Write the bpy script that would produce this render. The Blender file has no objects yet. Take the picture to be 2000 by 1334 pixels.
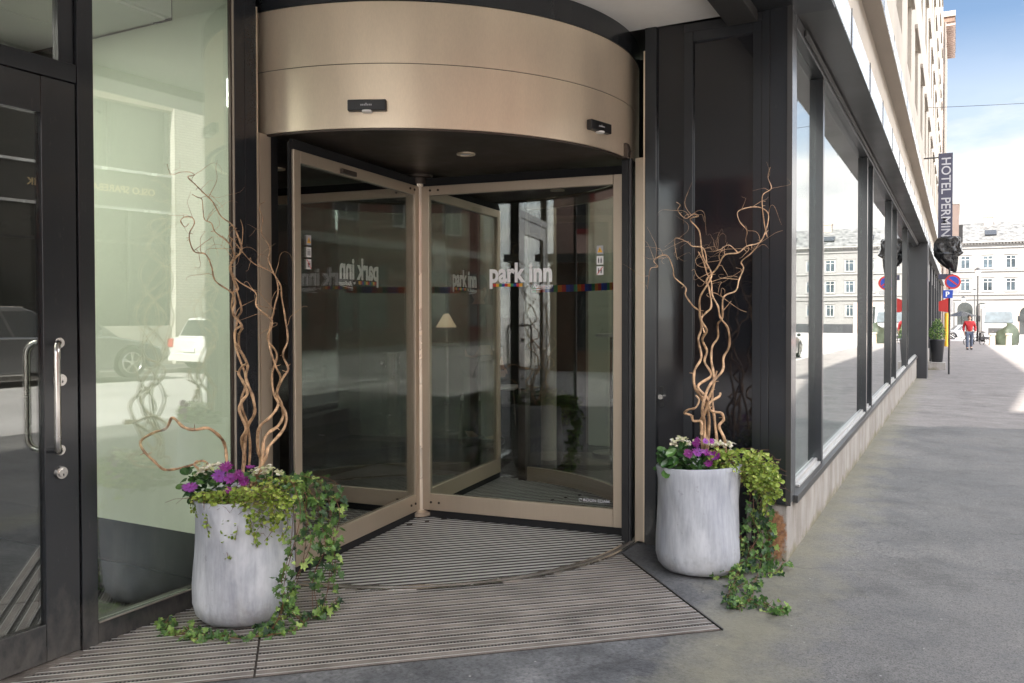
import bpy, bmesh, math, random
from mathutils import Vector, Matrix, noise
random.seed(7)
PI=math.pi; R=math.radians
sc=bpy.context.scene
col=sc.collection
# ---------------------------------------------------------------- camera
CF,CYAW,CPIT,CROL,CCY=1633.1,-0.4872,-0.0177,-0.0015,641.5
CAM=Vector((0,0,1.4))
Fv=Vector((math.sin(CYAW)*math.cos(CPIT),math.cos(CYAW)*math.cos(CPIT),math.sin(CPIT)))
Rv0=Vector((math.cos(CYAW),-math.sin(CYAW),0)); Uv0=Rv0.cross(Fv)
Rv=Rv0*math.cos(CROL)+Uv0*math.sin(CROL); Uv=-Rv0*math.sin(CROL)+Uv0*math.cos(CROL)
cd=bpy.data.cameras.new('camera'); co=bpy.data.objects.new('camera',cd); col.objects.link(co)
m3=Matrix((Rv,Uv,-Fv)).transposed(); co.matrix_world=Matrix.Translation(CAM)@m3.to_4x4()
cd.sensor_width=36; cd.lens=CF/2000*36; cd.shift_y=-(667-CCY)/2000; cd.clip_end=1500; cd.clip_start=.05
sc.camera=co
def ray(x,y): return Fv+Rv*((x-1000)/CF)-Uv*((y-CCY)/CF)
def at(x,y,d): return CAM+ray(x,y)*d           # picture point at forward distance d
def aty(x,y,Y): r=ray(x,y); return CAM+r*(Y/r.y)
# ---------------------------------------------------------------- light
SUN=Vector((-.10,-1.0,1.0)).normalized()
w=bpy.data.worlds.new("World"); sc.world=w; w.use_nodes=True
nt=w.node_tree; nt.nodes.clear()
out=nt.nodes.new('ShaderNodeOutputWorld'); bg=nt.nodes.new('ShaderNodeBackground')
sky=nt.nodes.new('ShaderNodeTexSky'); sky.sky_type='NISHITA'; sky.sun_disc=False
sky.sun_elevation=math.asin(SUN.z); sky.sun_rotation=math.atan2(SUN.x,SUN.y)
sky.dust_density=.6; sky.ozone_density=1.6
tc=nt.nodes.new('ShaderNodeTexCoord'); sep=nt.nodes.new('ShaderNodeSeparateXYZ')
nt.links.new(tc.outputs['Generated'],sep.inputs[0])
def M_(op,a,b=None,c=None,tree=None):
    n=(tree or nt).nodes.new('ShaderNodeMath'); n.operation=op; L=(tree or nt).links
    for i,v in enumerate((a,b,c)):
        if v is None: continue
        if isinstance(v,(int,float)): n.inputs[i].default_value=v
        else: L.new(v,n.inputs[i])
    return n.outputs[0]
# clouds: a flat layer seen in perspective
zz=M_('MAXIMUM',sep.outputs[2],.02); zz=M_('ADD',zz,.16)
cu=nt.nodes.new('ShaderNodeCombineXYZ')
nt.links.new(M_('DIVIDE',sep.outputs[0],zz),cu.inputs[0]); nt.links.new(M_('DIVIDE',sep.outputs[1],zz),cu.inputs[1])
mp=nt.nodes.new('ShaderNodeMapping'); mp.inputs['Location'].default_value=(3.1,1.75,0); nt.links.new(cu.outputs[0],mp.inputs[0])
nz=nt.nodes.new('ShaderNodeTexNoise'); nz.inputs['Scale'].default_value=.85; nz.inputs['Detail'].default_value=9; nz.inputs['Roughness'].default_value=.56; nz.inputs['Distortion'].default_value=.25
nt.links.new(mp.outputs[0],nz.inputs['Vector'])
rp=nt.nodes.new('ShaderNodeValToRGB'); rp.color_ramp.elements[0].position=.40; rp.color_ramp.elements[1].position=.60
nt.links.new(nz.outputs['Fac'],rp.inputs[0])
low=nt.nodes.new('ShaderNodeMapRange'); low.inputs[1].default_value=.30; low.inputs[2].default_value=.12; low.inputs[3].default_value=0; low.inputs[4].default_value=.62
nt.links.new(sep.outputs[2],low.inputs[0])
cov=M_('MINIMUM',M_('ADD',rp.outputs[0],low.outputs[0]),1.0)
nz2=nt.nodes.new('ShaderNodeTexNoise'); nz2.inputs['Scale'].default_value=2.3; nz2.inputs['Detail'].default_value=7; nt.links.new(mp.outputs[0],nz2.inputs['Vector'])
cr=nt.nodes.new('ShaderNodeValToRGB'); cr.color_ramp.elements[0].position=.35; cr.color_ramp.elements[1].position=.62
cr.color_ramp.elements[0].color=(5.6,5.6,5.7,1); cr.color_ramp.elements[1].color=(7.8,7.5,7.1,1)
nt.links.new(nz2.outputs['Fac'],cr.inputs[0])
# clouds dimmed opposite the sun, and brightened eastward to light the shaded entrance
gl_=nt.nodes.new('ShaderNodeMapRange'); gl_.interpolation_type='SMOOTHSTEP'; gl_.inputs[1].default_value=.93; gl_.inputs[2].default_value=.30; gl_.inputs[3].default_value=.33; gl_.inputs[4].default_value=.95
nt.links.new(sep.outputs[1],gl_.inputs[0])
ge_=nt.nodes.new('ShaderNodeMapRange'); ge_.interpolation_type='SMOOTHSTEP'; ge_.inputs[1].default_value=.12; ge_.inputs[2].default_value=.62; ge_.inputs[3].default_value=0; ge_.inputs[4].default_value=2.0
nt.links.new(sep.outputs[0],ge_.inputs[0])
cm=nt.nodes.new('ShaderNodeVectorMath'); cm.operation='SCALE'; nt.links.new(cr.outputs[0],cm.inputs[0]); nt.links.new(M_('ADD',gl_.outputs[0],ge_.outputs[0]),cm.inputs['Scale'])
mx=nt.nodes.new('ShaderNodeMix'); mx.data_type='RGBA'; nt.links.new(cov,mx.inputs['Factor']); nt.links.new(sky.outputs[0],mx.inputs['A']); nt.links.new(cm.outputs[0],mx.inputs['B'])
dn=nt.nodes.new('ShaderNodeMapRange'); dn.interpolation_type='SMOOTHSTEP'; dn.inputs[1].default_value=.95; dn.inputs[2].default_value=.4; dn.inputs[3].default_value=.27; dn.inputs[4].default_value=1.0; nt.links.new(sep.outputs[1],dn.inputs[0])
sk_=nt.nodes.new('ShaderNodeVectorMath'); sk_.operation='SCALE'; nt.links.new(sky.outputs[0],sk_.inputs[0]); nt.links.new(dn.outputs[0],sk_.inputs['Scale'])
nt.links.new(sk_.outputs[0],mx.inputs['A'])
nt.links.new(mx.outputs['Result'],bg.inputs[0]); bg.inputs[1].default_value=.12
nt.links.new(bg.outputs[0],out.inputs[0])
ld=bpy.data.lights.new('sun','SUN'); ld.energy=3.7; ld.angle=R(.5); ld.color=(1,.95,.88)
lo=bpy.data.objects.new('sun',ld); col.objects.link(lo); lo.rotation_euler=SUN.to_track_quat('Z','Y').to_euler(); lo.location=(0,-20,40)
sc.view_settings.view_transform='Standard'; sc.view_settings.look='None'; sc.view_settings.gamma=1; sc.view_settings.exposure=2.28
sc.render.engine='CYCLES'
try:
    sc.cycles.max_bounces=14; sc.cycles.transparent_max_bounces=24; sc.cycles.glossy_bounces=6; sc.cycles.diffuse_bounces=5
    sc.cycles.sample_clamp_indirect=6; sc.cycles.caustics_reflective=True
except Exception: pass
# ---------------------------------------------------------------- materials
def newmat(name):
    m=bpy.data.materials.new(name); m.use_nodes=True; t=m.node_tree; t.nodes.clear()
    o=t.nodes.new('ShaderNodeOutputMaterial'); return m,t,o
def tex(t,kind,scale,detail=6,rough=.55,vec=None,stretch=None):
    tcn=t.nodes.new('ShaderNodeTexCoord'); v=tcn.outputs['Object']
    if stretch:
        mpn=t.nodes.new('ShaderNodeMapping'); mpn.inputs['Scale'].default_value=stretch; t.links.new(v,mpn.inputs[0]); v=mpn.outputs[0]
    n=t.nodes.new('ShaderNodeTexNoise'); n.inputs['Scale'].default_value=scale; n.inputs['Detail'].default_value=detail; n.inputs['Roughness'].default_value=rough
    t.links.new(v,n.inputs['Vector']); return n.outputs['Fac']
def ramp(t,fac,stops):
    r=t.nodes.new('ShaderNodeValToRGB'); e=r.color_ramp.elements
    while len(e)<len(stops): e.new(.5)
    for k,(p_,c_) in enumerate(stops): e[k].position=p_; e[k].color=(*c_,1) if len(c_)==3 else c_
    t.links.new(fac,r.inputs[0]); return r.outputs[0]
def mixc(t,f,a,b,mode='MIX'):
    n=t.nodes.new('ShaderNodeMix'); n.data_type='RGBA'; n.blend_type=mode
    for s,v in (('Factor',f),('A',a),('B',b)):
        if isinstance(v,(int,float)): n.inputs[s].default_value=v
        elif isinstance(v,tuple): n.inputs[s].default_value=(*v,1)
        else: t.links.new(v,n.inputs[s])
    return n.outputs['Result']
def P(name,c,rough=.5,metal=0,var=.12,scale=3,fine=60,bump=.0,bscale=80,stretch=None,spec=.5,coat=0,rvar=.1,emit=None,c2=None,sub=0):
    m,t,o=newmat(name); b=t.nodes.new('ShaderNodeBsdfPrincipled')
    f=tex(t,'n',scale,6,.6,stretch=stretch); f2=tex(t,'n',fine,3,.5,stretch=stretch)
    d=tuple(x*(1-var*1.6) for x in c); l=tuple(min(1,x*(1+var*1.3)) for x in (c2 or c))
    base=ramp(t,f,[(.3,d),(.7,l)]); base=mixc(t,var*.8,base,ramp(t,f2,[(.35,(.25,.25,.25)),(.65,(1,1,1))]),'MULTIPLY')
    t.links.new(base,b.inputs['Base Color'])
    mr=t.nodes.new('ShaderNodeMapRange'); mr.inputs[3].default_value=max(.02,rough-rvar); mr.inputs[4].default_value=min(1,rough+rvar); mr.inputs[1].default_value=.3; mr.inputs[2].default_value=.7
    t.links.new(f,mr.inputs[0]); t.links.new(mr.outputs[0],b.inputs['Roughness'])
    b.inputs['Metallic'].default_value=metal; b.inputs['Specular IOR Level'].default_value=spec; b.inputs['Coat Weight'].default_value=coat; b.inputs['Coat Roughness'].default_value=.08
    if bump:
        bn=t.nodes.new('ShaderNodeBump'); bn.inputs['Strength'].default_value=bump; bn.inputs['Distance'].default_value=.004
        t.links.new(tex(t,'n',bscale,5,.6,stretch=stretch),bn.inputs['Height']); t.links.new(bn.outputs[0],b.inputs['Normal'])
    if emit: b.inputs['Emission Color'].default_value=(*emit[:3],1); b.inputs['Emission Strength'].default_value=emit[3]
    t.links.new(b.outputs[0],o.inputs[0]); return m
def glass(name,tint=(.93,.97,.95),f0=.05,rough=0.0,wave=0,boost=1,wscale=1.3):
    m,t,o=newmat(name); tr=t.nodes.new('ShaderNodeBsdfTransparent'); tr.inputs[0].default_value=(*tint,1)
    gl=t.nodes.new('ShaderNodeBsdfGlossy'); gl.inputs['Roughness'].default_value=rough; gl.inputs['Color'].default_value=(.95,.97,.96,1)
    lw=t.nodes.new('ShaderNodeLayerWeight'); lw.inputs['Blend'].default_value=.5
    p5=M_('POWER',lw.outputs['Facing'],4.2,tree=t); fr=M_('ADD',M_('MULTIPLY',p5,(1-f0)*boost,tree=t),f0,tree=t)
    ms=t.nodes.new('ShaderNodeMixShader'); t.links.new(M_('MINIMUM',fr,.97,tree=t),ms.inputs[0]); t.links.new(tr.outputs[0],ms.inputs[1]); t.links.new(gl.outputs[0],ms.inputs[2])
    if wave:
        bn=t.nodes.new('ShaderNodeBump'); bn.inputs['Strength'].default_value=wave; bn.inputs['Distance'].default_value=.02
        t.links.new(tex(t,'n',wscale,1,.3),bn.inputs['Height']); t.links.new(bn.outputs[0],gl.inputs['Normal'])
    t.links.new(ms.outputs[0],o.inputs[0]); return m
def brick(name,c1,c2,mort,sc_=1.0,bw=.5,rh=.25,ms=.02,bands=None):
    m,t,o=newmat(name); b=t.nodes.new('ShaderNodeBsdfPrincipled'); b.inputs['Roughness'].default_value=.8
    tcn=t.nodes.new('ShaderNodeTexCoord'); s=t.nodes.new('ShaderNodeSeparateXYZ'); t.links.new(tcn.outputs['Object'],s.inputs[0])
    cb=t.nodes.new('ShaderNodeCombineXYZ'); t.links.new(M_('ADD',s.outputs[1],s.outputs[0],tree=t),cb.inputs[0]); t.links.new(s.outputs[2],cb.inputs[1])
    br=t.nodes.new('ShaderNodeTexBrick'); br.inputs['Scale'].default_value=sc_; br.inputs['Brick Width'].default_value=bw; br.inputs['Row Height'].default_value=rh; br.inputs['Mortar Size'].default_value=ms
    br.inputs['Color1'].default_value=(*c1,1); br.inputs['Color2'].default_value=(*c2,1); br.inputs['Mortar'].default_value=(*mort,1); t.links.new(cb.outputs[0],br.inputs['Vector'])
    base=mixc(t,.3,br.outputs[0],ramp(t,tex(t,'n',1.2),[(.3,(.5,.5,.5)),(.7,(1,1,1))]),'MULTIPLY')
    bn=t.nodes.new('ShaderNodeBump'); bn.inputs['Strength'].default_value=.5; bn.inputs['Distance'].default_value=.01; bn.invert=True; t.links.new(br.outputs['Fac'],bn.inputs['Height']); t.links.new(bn.outputs[0],b.inputs['Normal'])
    t.links.new(base,b.inputs['Base Color']); t.links.new(b.outputs[0],o.inputs[0]); return m
def leafmat(name,stops,rough=.45,trans=.35):
    m,t,o=newmat(name); b=t.nodes.new('ShaderNodeBsdfPrincipled'); b.inputs['Roughness'].default_value=rough
    a=t.nodes.new('ShaderNodeAttribute'); a.attribute_name='kind'; c=ramp(t,a.outputs['Fac'],stops); c=mixc(t,.35,c,ramp(t,tex(t,'n',90,3),[(.35,(.45,.5,.4)),(.65,(1,1,1))]),'MULTIPLY')
    t.links.new(c,b.inputs['Base Color']); tl=t.nodes.new('ShaderNodeBsdfTranslucent'); t.links.new(c,tl.inputs[0])
    ms=t.nodes.new('ShaderNodeMixShader'); ms.inputs[0].default_value=trans; t.links.new(b.outputs[0],ms.inputs[1]); t.links.new(tl.outputs[0],ms.inputs[2]); t.links.new(ms.outputs[0],o.inputs[0]); return m
M={}
M['bronze']=P('brushed_bronze',(.74,.625,.475),.37,.55,.08,1.6,180,.06,60,(1,1,.25),rvar=.10)
M['bronze2']=P('anodised_bronze_frame',(.50,.415,.32),.42,.6,.05,2.0,220,0,60,(1,1,.05),rvar=.06)
M['bronzedk']=P('dark_bronze',(.07,.055,.045),.45,.6,.15,3,60)
M['char']=P('charcoal_painted_steel',(.020,.022,.025),.20,.0,.07,1.1,140,.0,30,spec=.45,coat=.3,rvar=.0)
M['char2']=P('charcoal_matt_steel',(.026,.027,.030),.38,.1,.08,1.0,120,.0,60,rvar=.04)
M['fascia']=P('grey_metal_fascia',(.055,.053,.051),.36,.3,.10,1.1,60,.03,6,rvar=.05)
M['blackpanel']=P('black_gloss_panel',(.011,.011,.013),.07,0,.1,2,60,.015,2.0,spec=.75,rvar=.03)
def dusty(m):
    t=m.node_tree; bb=[n for n in t.nodes if n.type=='BSDF_PRINCIPLED'][0]; src=bb.inputs['Base Color'].links[0].from_socket
    tcn=t.nodes.new('ShaderNodeTexCoord'); s=t.nodes.new('ShaderNodeSeparateXYZ'); t.links.new(tcn.outputs['Object'],s.inputs[0])
    g=M_('SUBTRACT',tex(t,'n',9,7,.7,stretch=(1,1,.5)),M_('MULTIPLY',s.outputs[2],1.3,tree=t),tree=t)
    c=mixc(t,ramp(t,g,[(.18,(0,0,0)),(.55,(.5,.5,.5))]),src,(.11,.10,.088))
    c=mixc(t,ramp(t,tex(t,'n',30,8,.8,stretch=(1,1,.25)),[(.60,(0,0,0)),(.72,(.22,.22,.22))]),c,(.12,.115,.11)); t.links.new(c,bb.inputs['Base Color'])
dusty(M['char'])
M['rubber']=P('black_rubber',(.014,.014,.015),.5,0,.2,8,80)
M['brush']=P('black_brush',(.008,.008,.009),.9,0,.3,200,300)
M['steel']=P('brushed_steel',(.62,.6,.57),.24,1,.05,10,200,.05,150,rvar=.05)
M['alu']=P('worn_aluminium',(.245,.215,.19),.48,.45,.3,5,160,.1,90,(1,1,1))
M['alul']=P('bright_aluminium_sill',(.52,.515,.50),.38,.5,.06,4,90,rvar=0)
M['matdk']=P('mat_filler',(.045,.037,.031),.95,0,.35,30,220,.4,300)
M['soffit']=P('white_soffit_board',(.82,.8,.76),.6,0,.03,2,40)
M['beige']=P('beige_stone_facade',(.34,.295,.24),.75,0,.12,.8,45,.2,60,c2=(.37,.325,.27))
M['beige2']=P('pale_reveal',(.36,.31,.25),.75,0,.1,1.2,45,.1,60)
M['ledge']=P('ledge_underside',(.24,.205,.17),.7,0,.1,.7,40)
M['edge']=P('light_metal_edge',(.74,.77,.79),.25,.55,.06,1.3,30)
M['darkglass']=P('dark_window_glass',(.03,.035,.04),.05,0,.2,1,10,spec=.9)
M['whiteframe']=P('white_window_frame',(.72,.72,.7),.5,0,.06,3,40)
M['green']=P('pale_green_wall',(.68,.73,.60),.55,0,.03,1.2,40)
M['lamp']=P('added_panel_glow',(.9,.9,.85),.5,0,.01,5,50,emit=(1,.97,.88,8.5))  # glow for the ceiling panels added to brighten vestibule and lobby
M['shade']=P('lit_lamp_shade',(.75,.6,.45),.7,0,.03,5,50,emit=(1,.72,.45,.09))
M['ceil']=P('white_ceiling_panel',(.7,.72,.68),.6,0,.03,2,30)
M['lobbyfloor']=P('dark_lobby_floor',(.02,.018,.017),.18,0,.2,3,60)
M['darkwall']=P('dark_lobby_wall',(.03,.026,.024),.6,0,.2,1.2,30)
M['wood']=P('brown_wood_panel',(.11,.055,.03),.45,0,.25,2,60,.05,60,(6,6,.5))
M['white']=P('white_lettering',(.93,.93,.93),.5,0,.02,5,50)
M['whitefilm']=P('white_notice',(.75,.74,.72),.6,0,.04,5,50)
M['black']=P('black_plastic',(.012,.012,.013),.38,0,.15,10,80)
M['paper']=P('paper',(.7,.62,.55),.7,0,.15,30,60)
for n_,c_ in dict(red=(.55,.035,.03),yellow=(.80,.42,.03),green_=(.03,.24,.08),blue=(.02,.045,.28),orange=(.7,.2,.02),royal=(.02,.07,.42),purple_=(.2,.02,.2)).items():
    M[n_]=P('colour_'+n_.strip('_'),c_,.5,0,.03,5,50)
M['gl']=glass('clear_door_glass',(.86,.87,.85),.08,wave=.012)
M['gldoor']=glass('side_door_glass',(.72,.74,.72),.15,wave=.004)
M['post']=P('polished_bronze_post',(.86,.77,.64),.24,.5,.04,3,100)
M['glleft']=glass('vestibule_glass',(.95,.985,.955),.135,wave=.004,wscale=.8)
M['glwin']=glass('street_window_glass',(.75,.82,.80),.12,wave=.035,boost=1.3,wscale=.9)
def mat_concrete():
    m,t,o=newmat('stained_concrete_plinth'); b=t.nodes.new('ShaderNodeBsdfPrincipled'); b.inputs['Roughness'].default_value=.85
    c=ramp(t,tex(t,'n',2.2,8,.65),[(.28,(.31,.285,.255)),(.5,(.40,.375,.345)),(.74,(.48,.455,.42))])
    st=ramp(t,tex(t,'n',5,7,.65,stretch=(1,1,.22)),[(.42,(.55,.5,.45)),(.6,(1,1,1))]); c=mixc(t,.55,c,st,'MULTIPLY')
    tcn=t.nodes.new('ShaderNodeTexCoord'); s=t.nodes.new('ShaderNodeSeparateXYZ'); t.links.new(tcn.outputs['Object'],s.inputs[0])
    # moss and dirt creeping up from the pavement
    hgt=M_('ADD',s.outputs[2],M_('MULTIPLY',M_('SUBTRACT',s.outputs[1],4.8,tree=t),.0115,tree=t),tree=t)
    g=M_('SUBTRACT',tex(t,'n',3.5,6,.7),M_('MULTIPLY',hgt,2.4,tree=t),tree=t)
    c=mixc(t,ramp(t,g,[(.33,(0,0,0)),(.52,(.75,.75,.75))]),c,(.17,.15,.07))
    c=mixc(t,.35,c,ramp(t,tex(t,'n',150,4),[(.35,(.5,.5,.5)),(.6,(1,1,1))]),'MULTIPLY')
    # rust patch at the corner face
    dx=M_('SUBTRACT',s.outputs[0],-.885,tree=t); dz=M_('MULTIPLY',M_('SUBTRACT',s.outputs[2],.14,tree=t),.42,tree=t); 
    dy=M_('MULTIPLY',M_('GREATER_THAN',s.outputs[1],4.862,tree=t),1.0,tree=t)
    rr=M_('ADD',M_('SQRT',M_('ADD',M_('MULTIPLY',dx,dx,tree=t),M_('MULTIPLY',dz,dz,tree=t),tree=t),tree=t),dy,tree=t)
    rr=M_('ADD',rr,M_('MULTIPLY',M_('SUBTRACT',tex(t,'n',22,6,.7),.5,tree=t),.13,tree=t),tree=t)
    c=mixc(t,ramp(t,rr,[(.045,(.95,.95,.95)),(.066,(0,0,0))]),c,ramp(t,tex(t,'n',40,6,.7),[(.35,(.13,.055,.025)),(.62,(.36,.17,.07))]))
    bn=t.nodes.new('ShaderNodeBump'); bn.inputs['Strength'].default_value=.5; bn.inputs['Distance'].default_value=.006; t.links.new(tex(t,'n',45,8,.7),bn.inputs['Height']); t.links.new(bn.outputs[0],b.inputs['Normal'])
    t.links.new(c,b.inputs['Base Color']); t.links.new(b.outputs[0],o.inputs[0]); return m
M['plinth']=mat_concrete()
def mat_pavement():
    m,t,o=newmat('worn_asphalt_pavement'); b=t.nodes.new('ShaderNodeBsdfPrincipled')
    big=tex(t,'n',.7,7,.6); mid=tex(t,'n',4.5,8,.7); fine=tex(t,'n',130,4,.6)
    c=ramp(t,big,[(.32,(.14,.139,.136)),(.52,(.185,.18,.173)),(.7,(.225,.215,.20))])
    c=mixc(t,.5,c,ramp(t,mid,[(.36,(.45,.47,.5)),(.5,(.85,.85,.85)),(.66,(1.0,1.0,1.0))]),'MULTIPLY')
    c=mixc(t,.75,c,ramp(t,fine,[(.36,(.18,.18,.18)),(.5,(.85,.85,.85)),(.62,(1,1,1))]),'MULTIPLY')
    ax_=t.nodes.new('ShaderNodeTexCoord'); as_=t.nodes.new('ShaderNodeSeparateXYZ'); t.links.new(ax_.outputs['Object'],as_.inputs[0])
    af=M_('ADD',M_('ADD',as_.outputs[0],M_('MULTIPLY',as_.outputs[1],.16,tree=t),tree=t),M_('MULTIPLY',M_('SUBTRACT',tex(t,'n',1.6,6,.65),.5,tree=t),.9,tree=t),tree=t)
    apr=ramp(t,tex(t,'n',3.0,9,.72),[(.34,(.066,.069,.075)),(.5,(.118,.122,.129)),(.62,(.17,.174,.181)),(.75,(.23,.232,.236))])
    apr=mixc(t,.5,apr,ramp(t,tex(t,'n',60,6,.7),[(.35,(.5,.5,.52)),(.6,(1,1,1))]),'MULTIPLY')
    afm=ramp(t,M_('MULTIPLY',M_('ADD',af,1.5,tree=t),.4,tree=t),[(.40,(1,1,1)),(.66,(0,0,0))])
    c=mixc(t,afm,c,apr)
    # pinkish relaid stretch further up the street
    tcn=t.nodes.new('ShaderNodeTexCoord'); s=t.nodes.new('ShaderNodeSeparateXYZ'); t.links.new(tcn.outputs['Object'],s.inputs[0])
    yy=M_('ADD',M_('ADD',s.outputs[1],M_('MULTIPLY',s.outputs[0],-.35,tree=t),tree=t),M_('MULTIPLY',M_('SUBTRACT',tex(t,'n',1.2,5,.7),.5,tree=t),2.2,tree=t),tree=t)
    c=mixc(t,ramp(t,M_('MULTIPLY',yy,.04,tree=t),[(.486,(0,0,0)),(.494,(1,1,1))]),c,mixc(t,.6,(.25,.228,.216),ramp(t,tex(t,'n',2.0,6,.6,stretch=(.6,1.6,1)),[(.3,(.6,.6,.6)),(.7,(1,1,1))]),'MULTIPLY'))
    c=mixc(t,.6,c,ramp(t,tex(t,'n',48,5,.75),[(.36,(.35,.35,.35)),(.5,(.9,.9,.9)),(.64,(1.0,1.0,1.0))]),'MULTIPLY')
    gr=t.nodes.new('ShaderNodeTexVoronoi'); gr.inputs['Scale'].default_value=75; t.links.new(tcn.outputs['Object'],gr.inputs['Vector'])
    c=mixc(t,.45,c,ramp(t,gr.outputs['Color'],[(.1,(.55,.55,.55)),(.5,(.85,.85,.85)),(.95,(1,1,1))]),'MULTIPLY')
    c=mixc(t,.55,c,ramp(t,tex(t,'n',1.7,7,.7),[(.36,(.5,.5,.5)),(.5,(.95,.95,.95)),(.7,(1,1,1))]),'MULTIPLY'); c=mixc(t,1.0,c,(1.12,1.11,1.095),'MULTIPLY')
    # pale speckle of bits and chewing gum
    v=t.nodes.new('ShaderNodeTexVoronoi'); v.inputs['Scale'].default_value=9; t.links.new(tcn.outputs['Object'],v.inputs['Vector'])
    c=mixc(t,M_('MULTIPLY',M_('LESS_THAN',v.outputs['Distance'],.045,tree=t),.55,tree=t),c,(.42,.42,.40))
    v2=t.nodes.new('ShaderNodeTexVoronoi'); v2.inputs['Scale'].default_value=3.1; t.links.new(tcn.outputs['Object'],v2.inputs['Vector'])
    c=mixc(t,M_('MULTIPLY',M_('LESS_THAN',v2.outputs['Distance'],.055,tree=t),.5,tree=t),c,(.05,.05,.05))
    # mossy grit along the foot of the plinth
    e=M_('SUBTRACT',tex(t,'n',3,6,.7),M_('MULTIPLY',M_('ABSOLUTE',M_('ADD',s.outputs[0],.8,tree=t),tree=t),1.1,tree=t),tree=t)
    c=mixc(t,ramp(t,e,[(.12,(0,0,0)),(.5,(.6,.6,.6))]),c,(.20,.185,.12))
    # hairline cracks
    cv=t.nodes.new('ShaderNodeTexVoronoi'); cv.feature='DISTANCE_TO_EDGE'; cv.inputs['Scale'].default_value=.33
    wn=t.nodes.new('ShaderNodeTexNoise'); wn.inputs['Scale'].default_value=1.3; wn.inputs['Detail'].default_value=5; t.links.new(tcn.outputs['Object'],wn.inputs['Vector'])
    av=t.nodes.new('ShaderNodeVectorMath'); av.operation='ADD'; t.links.new(tcn.outputs['Object'],av.inputs[0]); sv=t.nodes.new('ShaderNodeVectorMath'); sv.operation='SCALE'; sv.inputs['Scale'].default_value=.9; t.links.new(wn.outputs['Color'],sv.inputs[0]); t.links.new(sv.outputs[0],av.inputs[1]); t.links.new(av.outputs[0],cv.inputs['Vector'])
    c=mixc(t,ramp(t,cv.outputs['Distance'],[(.0,(.35,.35,.35)),(.0025,(0,0,0))]),c,(.03,.03,.03))
    t.links.new(c,b.inputs['Base Color'])
    t.links.new(ramp(t,mid,[(.3,(.5,.5,.5)),(.7,(.8,.8,.8))]),b.inputs['Roughness'])
    bn=t.nodes.new('ShaderNodeBump'); bn.inputs['Strength'].default_value=.55; bn.inputs['Distance'].default_value=.004; t.links.new(fine,bn.inputs['Height'])
    b2=t.nodes.new('ShaderNodeBump'); b2.inputs['Strength'].default_value=.3; b2.inputs['Distance'].default_value=.02; t.links.new(mid,b2.inputs['Height']); t.links.new(bn.outputs[0],b2.inputs['Normal']); t.links.new(b2.outputs[0],b.inputs['Normal'])
    t.links.new(b.outputs[0],o.inputs[0]); return m
M['pave']=mat_pavement()
M['apron']=P('dark_slate_apron',(.10,.105,.112),.42,0,.28,3.2,120,.35,70,spec=.5,rvar=.16,c2=(.135,.14,.148))
M['road']=P('road_asphalt',(.40,.385,.37),.8,0,.12,.6,90,.4,60)
M['kerb']=P('granite_kerb',(.38,.36,.34),.8,0,.15,6,80,.3,60)
M['plaza']=P('pale_square_paving',(.44,.41,.385),.8,0,.12,.25,30,.2,30)
M['line']=P('road_paint',(.75,.74,.7),.7,0,.15,6,60)
M['planter']=None
def mat_planter():
    m,t,o=newmat('whitewashed_planter'); b=t.nodes.new('ShaderNodeBsdfPrincipled'); b.inputs['Roughness'].default_value=.6; b.inputs['Specular IOR Level'].default_value=.35
    tcp=t.nodes.new('ShaderNodeTexCoord'); sp_=t.nodes.new('ShaderNodeSeparateXYZ'); t.links.new(tcp.outputs['Object'],sp_.inputs[0])
    c=ramp(t,tex(t,'n',9,8,.7,stretch=(1,1,.12)),[(.28,(.30,.315,.36)),(.5,(.42,.435,.47)),(.72,(.60,.615,.64))])
    c=mixc(t,.45,c,ramp(t,tex(t,'n',3,6,.6),[(.3,(.62,.64,.68)),(.6,(1,1,1))]),'MULTIPLY')
    c=mixc(t,.35,c,ramp(t,tex(t,'n',70,5,.6,stretch=(1,1,.15)),[(.3,(.6,.6,.62)),(.6,(1,1,1))]),'MULTIPLY')
    dz_=M_('SUBTRACT',tex(t,'n',7,7,.7),M_('MULTIPLY',sp_.outputs[2],1.7,tree=t),tree=t)
    c=mixc(t,ramp(t,dz_,[(.30,(0,0,0)),(.55,(.55,.55,.55))]),c,(.19,.175,.155))
    c=mixc(t,ramp(t,tex(t,'n',24,5,.6),[(.66,(0,0,0)),(.69,(.5,.5,.5))]),c,(.25,.25,.27))
    c=mixc(t,ramp(t,tex(t,'n',3.2,5,.6,stretch=(1,1,.5)),[(.50,(0,0,0)),(.62,(.5,.5,.5))]),c,(.70,.71,.73))
    bn=t.nodes.new('ShaderNodeBump'); bn.inputs['Strength'].default_value=.25; bn.inputs['Distance'].default_value=.004; t.links.new(tex(t,'n',30,7,.65,stretch=(1,1,.2)),bn.inputs['Height']); t.links.new(bn.outputs[0],b.inputs['Normal'])
    t.links.new(c,b.inputs['Base Color']); t.links.new(b.outputs[0],o.inputs[0]); return m
M['planter']=mat_planter()
M['soil']=P('potting_soil',(.02,.014,.01),.95,0,.3,30,200,.8,100)
M['willow']=P('willow_bark',(.31,.165,.085),.5,0,.34,26,160,.4,140,c2=(.56,.36,.21),spec=.4)
M['stem']=P('thin_brown_stem',(.14,.06,.03),.6,0,.2,20,100)
M['ivy']=leafmat('ivy_leaf',[(0,(.025,.06,.028)),(.4,(.085,.18,.045)),(.7,(.19,.32,.07)),(1,(.42,.54,.16))])
M['vine']=leafmat('wire_vine_leaf',[(0,(.09,.15,.02)),(.35,(.22,.32,.045)),(.7,(.38,.47,.08)),(1,(.55,.60,.16))])
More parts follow.
